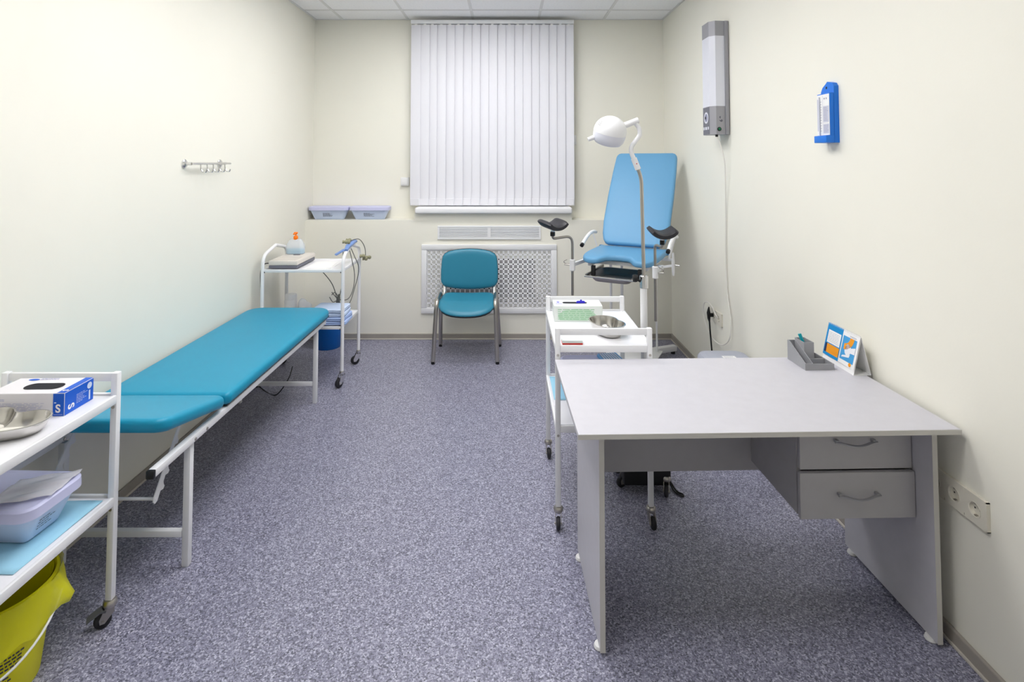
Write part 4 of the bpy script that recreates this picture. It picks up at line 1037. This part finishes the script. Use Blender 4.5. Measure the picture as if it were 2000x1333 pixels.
# ------------------------------------------------------------------ things on the left trolley
zt = .796
t = thing('glove_box', 'white and blue glove box size S on the left foreground trolley', 'glove box', (-1.575, 1.852, zt), R(1.5))
W2, D2, H2 = .125, .064, .074
cb = obj('carton', bx(-W2, W2, -D2, D2, 0, H2, .0015, 1), M_CARD, t)
b = NB()
quad(b, (W2,-D2,0), (0,1,0), (0,0,1), .001, 2*D2-.001, .001, H2-.001, .0007)
quad(b, (W2-.036,-D2,0), (1,0,0), (0,0,1), 0, .0355, .001, H2-.001, .0007)
quad(b, (W2-.026,-D2,H2), (1,0,0), (0,1,0), 0, .0255, .001, 2*D2-.001, .0007)
obj('blue_print', b, M_BOXBLUE, cb, smooth=0)
text('printed_letter', 'S', .036, (W2-.019,-D2,.024), (1,0,0), (0,0,1), M_PAPER, cb, .0015)
text('printed_letter', 'S', .036, (W2,-D2+.026,.021), (0,0,-1), (0,1,0), M_PAPER, cb, .0015)
text('printed_letter', 'S', .024, (W2-.013,-D2+.02,H2), (0,-1,0), (1,0,0), M_PAPER, cb, .0015)
b = NB(); quad(b, (W2-.036,-D2,0), (1,0,0), (0,0,1), .003,.032,.0055,.0065,.0014); quad(b, (W2-.036,-D2,0), (1,0,0), (0,0,1), .004,.011,.042,.0455,.0014)
disc(b, (W2,-D2,0), (0,1,0), (0,0,1), .108,.056,.011,off=.0014); lines(b, (W2,-D2,0), (0,1,0), (0,0,1), .05,.1,.018,.05,6,.5,.3,.0014); quad(b, (W2,-D2,0), (0,1,0), (0,0,1), .105,.112,.008,.04,.0014)
obj('printed_text', b, mat('print_palest',(206,220,244),.6), cb, smooth=0)
b = NB(); disc(b, (-W2+.014,-D2,0), (1,0,0), (0,0,1), .0,.052,.010,off=.0008); disc(b, (-W2+.06,D2-.016,H2), (1,0,0), (0,1,0), 0,0,.018,.008,off=.0008); obj('logo', b, M_BOXBLUE, cb, smooth=0)
b = NB(); lines(b, (-W2,-D2,0), (1,0,0), (0,0,1), .028,.06,.049,.057,2,.9,.5,.0008); lines(b, (-W2,-D2,0), (1,0,0), (0,0,1), .035,.20,.012,.044,8,.75,.28,.0008)
obj('printed_text', b, mat('print_lavender',(178,180,212),.7), cb, smooth=0)
b = NB(); lines(b, (-W2+.08,D2-.03,H2), (1,0,0), (0,1,0), 0,.07,.012,.026,2,.8,.5,.0008)
obj('printed_text', b, mat('print_lavender',(178,180,212),.7), cb, smooth=0)
b = NB(); polyq(b, (.015,-.008,H2), (1,0,0), (0,1,0), rrect(.125,.05,.025,8), .0012); obj('dispenser_slot', b, M_DARK, cb, smooth=0)
# kidney dish
def kidney(Rk, th_, r, n=14):
    """bean outline: all points at distance r from an arc of radius Rk (+-th_), bulging towards -y"""
    out = []
    for k in range(n+1): a = -th_+2*th_*k/n; out.append(((Rk+r)*math.sin(a), Rk-(Rk+r)*math.cos(a)))
    e = th_
    for k in range(1, n): p = PI*k/n; c = (Rk*math.sin(e), Rk-Rk*math.cos(e)); d = (math.sin(e)*math.cos(p)+math.cos(e)*math.sin(p), -math.cos(e)*math.cos(p)+math.sin(e)*math.sin(p)); out.append((c[0]+r*d[0], c[1]+r*d[1]))
    for k in range(n+1): a = th_-2*th_*k/n; out.append(((Rk-r)*math.sin(a), Rk-(Rk-r)*math.cos(a)))
    for k in range(1, n): p = PI*k/n; c = (-Rk*math.sin(e), Rk-Rk*math.cos(e)); d = (-math.sin(e)*math.cos(PI-p)-math.cos(e)*math.sin(p), -math.cos(e)*math.cos(PI-p)+math.sin(e)*math.sin(p)); out.append((c[0]+r*d[0], c[1]+r*d[1]))
    return out
def steel_dish(t, Rk, th_, r, h, m=None):
    b = NB(); rings = []
    for z, ins in [(h-.002,-.006),(h,-.005),(h,0),(h*.75,.003),(h*.4,.009),(h*.14,.018),(.002,.028)]:
        rings.append([b.verts.new((p[0],p[1],z)) for p in kidney(Rk, th_, r-ins)])
    n = len(rings[0])
    for a, c in zip(rings, rings[1:]):
        for k in range(n): b.faces.new((a[k], a[(k+1)%n], c[(k+1)%n], c[k]))
    b.faces.new(rings[-1])
    o = obj('dish', b, m or M_STEEL, t, smooth=60); md = o.modifiers.new('thick','SOLIDIFY'); md.thickness = .0012; md.offset = -1
    return o
t = thing('kidney_dish', 'stainless steel kidney dish in front of the glove box', 'kidney dish', (-1.55, 1.665, zt), R(-8))
steel_dish(t, .10, R(42), .062, .042)
for i, (dx, dy, ln, a) in enumerate(((.035,.0,.075,8), (-.045,.02,.08,-10))):
    o = thing('cotton_pad', ('folded gauze pad at the right end of the kidney dish','folded gauze pad at the left end of the kidney dish')[i], 'gauze pad', (-1.55+dx, 1.665+dy+.008, zt+.0042), R(a), 'gauze pads in the kidney dish')
    b = NB(); loft(b, rrect(ln, .034, .016, 5), pad_layers(0,.012,.005,3)); obj('gauze', b, mat('gauze',(236,232,222),.9,bump=(500,.4)), o, smooth=60)
# lower shelf: cloth, container, plastic packet
zl = .4415
t = thing('blue_cloth', 'pale blue disposable cloth on the lower shelf of the left trolley', 'cloth', (-1.60, 1.72, zl))
b = NB(); nxg, nyg = 14, 12; V = {}
for i in range(nxg+1):
    for j in range(nyg+1):
        x, y = -.185+.37*i/nxg, -.13+.335*j/nyg; V[i,j] = b.verts.new((x+.02*y, y, .0015+.0012*(1+math.sin(31*x+17*y))))
for i in range(nxg):
    for j in range(nyg): b.faces.new((V[i,j],V[i+1,j],V[i+1,j+1],V[i,j+1]))
o = obj('cloth_sheet', b, M_CLOTH, t); o.modifiers.new('thick','SOLIDIFY').thickness = .0008
tt, lid = tub('soaking_container', 'lilac lidded container on the lower shelf of the left trolley', .36, .225, .126, (-1.614, 1.775, zl+.005), R(-2), marks='side')
t = thing('plastic_packet', 'clear plastic packet lying on the lilac container lid', 'packet', (-1.52, 1.775, zl+.132), R(20))
b = NB(); V = {}
for i in range(17):
    for j in range(13):
        x, y = -.085+.17*i/16, -.07+.14*j/12
        V[i,j] = b.verts.new((x+.25*y, y, .003+.0022*(1+math.sin(60*x+25*math.sin(40*y)))+.002*math.sin(90*y)))
for i in range(16):
    for j in range(12): b.faces.new((V[i,j],V[i+1,j],V[i+1,j+1],V[i,j+1]))
obj('film_bag', b, M_FILM, t, smooth=60).modifiers.new('thick','SOLIDIFY').thickness = .0006

# ------------------------------------------------------------------ yellow bucket with bag liner
t = thing('yellow_bucket', 'yellow waste bucket with yellow bag liner under the left trolley', 'bucket', (-1.605, 1.727, 0))
b = NB(); lathe(b, [(.001,0),(.118,0),(.123,.006),(.155,.285),(.165,.287),(.165,.305),(.157,.308),(.152,.30),(.120,.012),(.001,.012)], 48); bb_ = obj('bucket_body', b, M_YEL, t, smooth=50)
b = NB(); lathe(b, [(.150,.302),(.146,.285),(.125,.05),(.001,.03)], 40, capends=False); obj('bag_inside', b, M_YEL, t, smooth=50)
b = NB(); n = 60; rings = []
for lv in range(6):
    ring = []
    for k in range(n):
        a = 2*PI*k/n; bul = math.exp(-((a-R(20))/.28)**2) + .35*math.exp(-((a-R(62))/.2)**2)
        drop = [.311,.300,.27,.235,.205,.18][lv]; f = lv/5
        r_ = .1725-.022*f*.35+.003*math.sin(9*a+lv)+.002*math.sin(23*a)
        r_ += bul*(.0 if lv < 2 else (.012,.03,.045,.035)[lv-2])
        ring.append(b.verts.new((r_*math.cos(a), r_*math.sin(a), drop+.025*bul*min(1,f*1.5)+.01*f*math.sin(3*a+1)+.012*f*math.sin(11*a))))
    rings.append(ring)
for a_, c_ in zip(rings, rings[1:]):
    for k in range(n): b.faces.new((a_[k], a_[(k+1)%n], c_[(k+1)%n], c_[k]))
obj('bag_liner', b, M_YBAG, t, smooth=60)
b = NB(); pts = []
for k in range(25):
    a = R(25-180*k/24); pts.append((.178*math.cos(a), .178*math.sin(a)-.005, .245-.13*math.sin(PI*k/24)))
tube(b, pts, .0038, 8); obj('wire_handle', b, M_WHITE, t)
b = NB(); rr_ = random.Random(11)
for (a0, z0_, rows) in ((-50,.115,4),(-62,.045,5)):
    for i in range(rows):
        a = a0
        while a < a0+34:
            da = rr_.uniform(2,6); zc = z0_+.011*i; r0 = .118+.037*zc/.285+.0055
            q = []
            for aa, zz in ((a,zc),(a+da,zc),(a+da,zc+.0055),(a,zc+.0055)):
                r1 = .123+(.032)*(zz/.285)+.0012; q.append(b.verts.new((r1*math.cos(R(aa)), r1*math.sin(R(aa)), zz)))
            b.faces.new(q); a += da+1.2
obj('printed_text', b, M_PRINTD, bb_, smooth=0)

# ------------------------------------------------------------------ things on the right trolley
t = thing('glove_box', 'white glove box with green print on the trolley behind the desk', 'glove box', (.372, 2.885, zt), R(-1))
W2, D2, H2 = .126, .062, .082
cb = obj('carton', bx(-W2, W2, -D2, D2, 0, H2, .0015, 1), mat('carton_green_white',(236,242,238),.5), t)
b = NB(); rr_ = random.Random(2)
polyq(b, (-W2,-D2,0), (1,0,0), (0,0,1), [(.03,.008),(.17,.006),(.225,.03),(.19,.062),(.12,.066),(.055,.058),(.02,.035)], .0007); obj('green_print', b, M_GREENL, cb, smooth=0)
b = NB(); lines(b, (-W2,-D2,0), (1,0,0), (0,0,1), .02,.22,.01,.068,6,.8,.34,.0013,rr_); obj('printed_text', b, M_GREENP, cb, smooth=0)
b = NB(); polyq(b, (-.012,.0,H2), (1,0,0), (0,1,0), rrect(.13,.034,.016,8), .0009); obj('dispenser_slot', b, M_DARK, cb, smooth=0)
b = NB(); loft(b, rrect(.05,.022,.009,5,.02,0), [(H2-.002,0),(H2+.004,.001),(H2+.01,.006)]); lathe(b, [(.006,H2),(.005,H2+.014),(.001,H2+.016)], 10, (.022,.005,0)); obj('glove_tip', b, M_VIOLET, t)
b = NB(); disc(b, (-W2+.026,.01,H2), (1,0,0), (0,1,0), 0,0,.008,.012,off=.0008); lines(b, (-W2+.012,-.028,H2), (1,0,0), (0,1,0), 0,.034,0,.016,1,.9,.6,.0008); obj('logo', b, mat('print_violet',(120,116,214),.6), cb, smooth=0)
t = thing('kidney_dish', 'stainless steel kidney bowl on the trolley behind the desk', 'kidney dish', (.478, 2.63, zt), R(-70))
steel_dish(t, .10, R(20), .066, .06)
t = thing('slide_box', 'small white box with red edge on the trolley behind the desk', 'box', (.298, 2.50, zt))
obj('box_body', bx(-.046,.046,-.028,.03,.008,.02,.001,1), mat('pale_aqua_card',(226,236,234),.6), t); obj('red_base', bx(-.046,.046,-.03,.03,0,.008,.001,1), M_RED, t)
t = thing('blue_cloth', 'pale blue cloth on the lower shelf of the trolley behind the desk', 'cloth', (.40, 2.86, zl))
b = NB(); V = {}
for i in range(13):
    for j in range(11):
        x, y = -.165+.33*i/12, -.14+.29*j/10; V[i,j] = b.verts.new((x, y, .002+.0016*(1+math.sin(37*x+23*y))))
for i in range(12):
    for j in range(10): b.faces.new((V[i,j],V[i+1,j],V[i+1,j+1],V[i,j+1]))
obj('cloth_sheet', b, M_CLOTH, t).modifiers.new('thick','SOLIDIFY').thickness = .0008
tub('soaking_container', 'lilac lidded container on the lower shelf of the trolley behind the desk', .33, .225, .15, (.445, 2.80, zl+.006), marks='front')
t = thing('wipe_pack', 'blue and white striped packet on the container behind the desk', 'packet', (.54, 2.80, zl+.157), R(10))
b = NB(); loft(b, rrect(.11,.17,.012,4), pad_layers(0,.02,.008,3)); pk = obj('packet_body', b, mat('packet_blue',(96,170,230),.4), t)
b = NB()
for k in range(7): polyq(b, (-.05,-.075,.0202), (1,0,0), (0,1,0), [(.004+.014*k,0),(.010+.014*k,0),(.014+.012*k,.15),(.008+.012*k,.15)], .0006)
obj('printed_stripes', b, M_PAPER, pk, smooth=0)
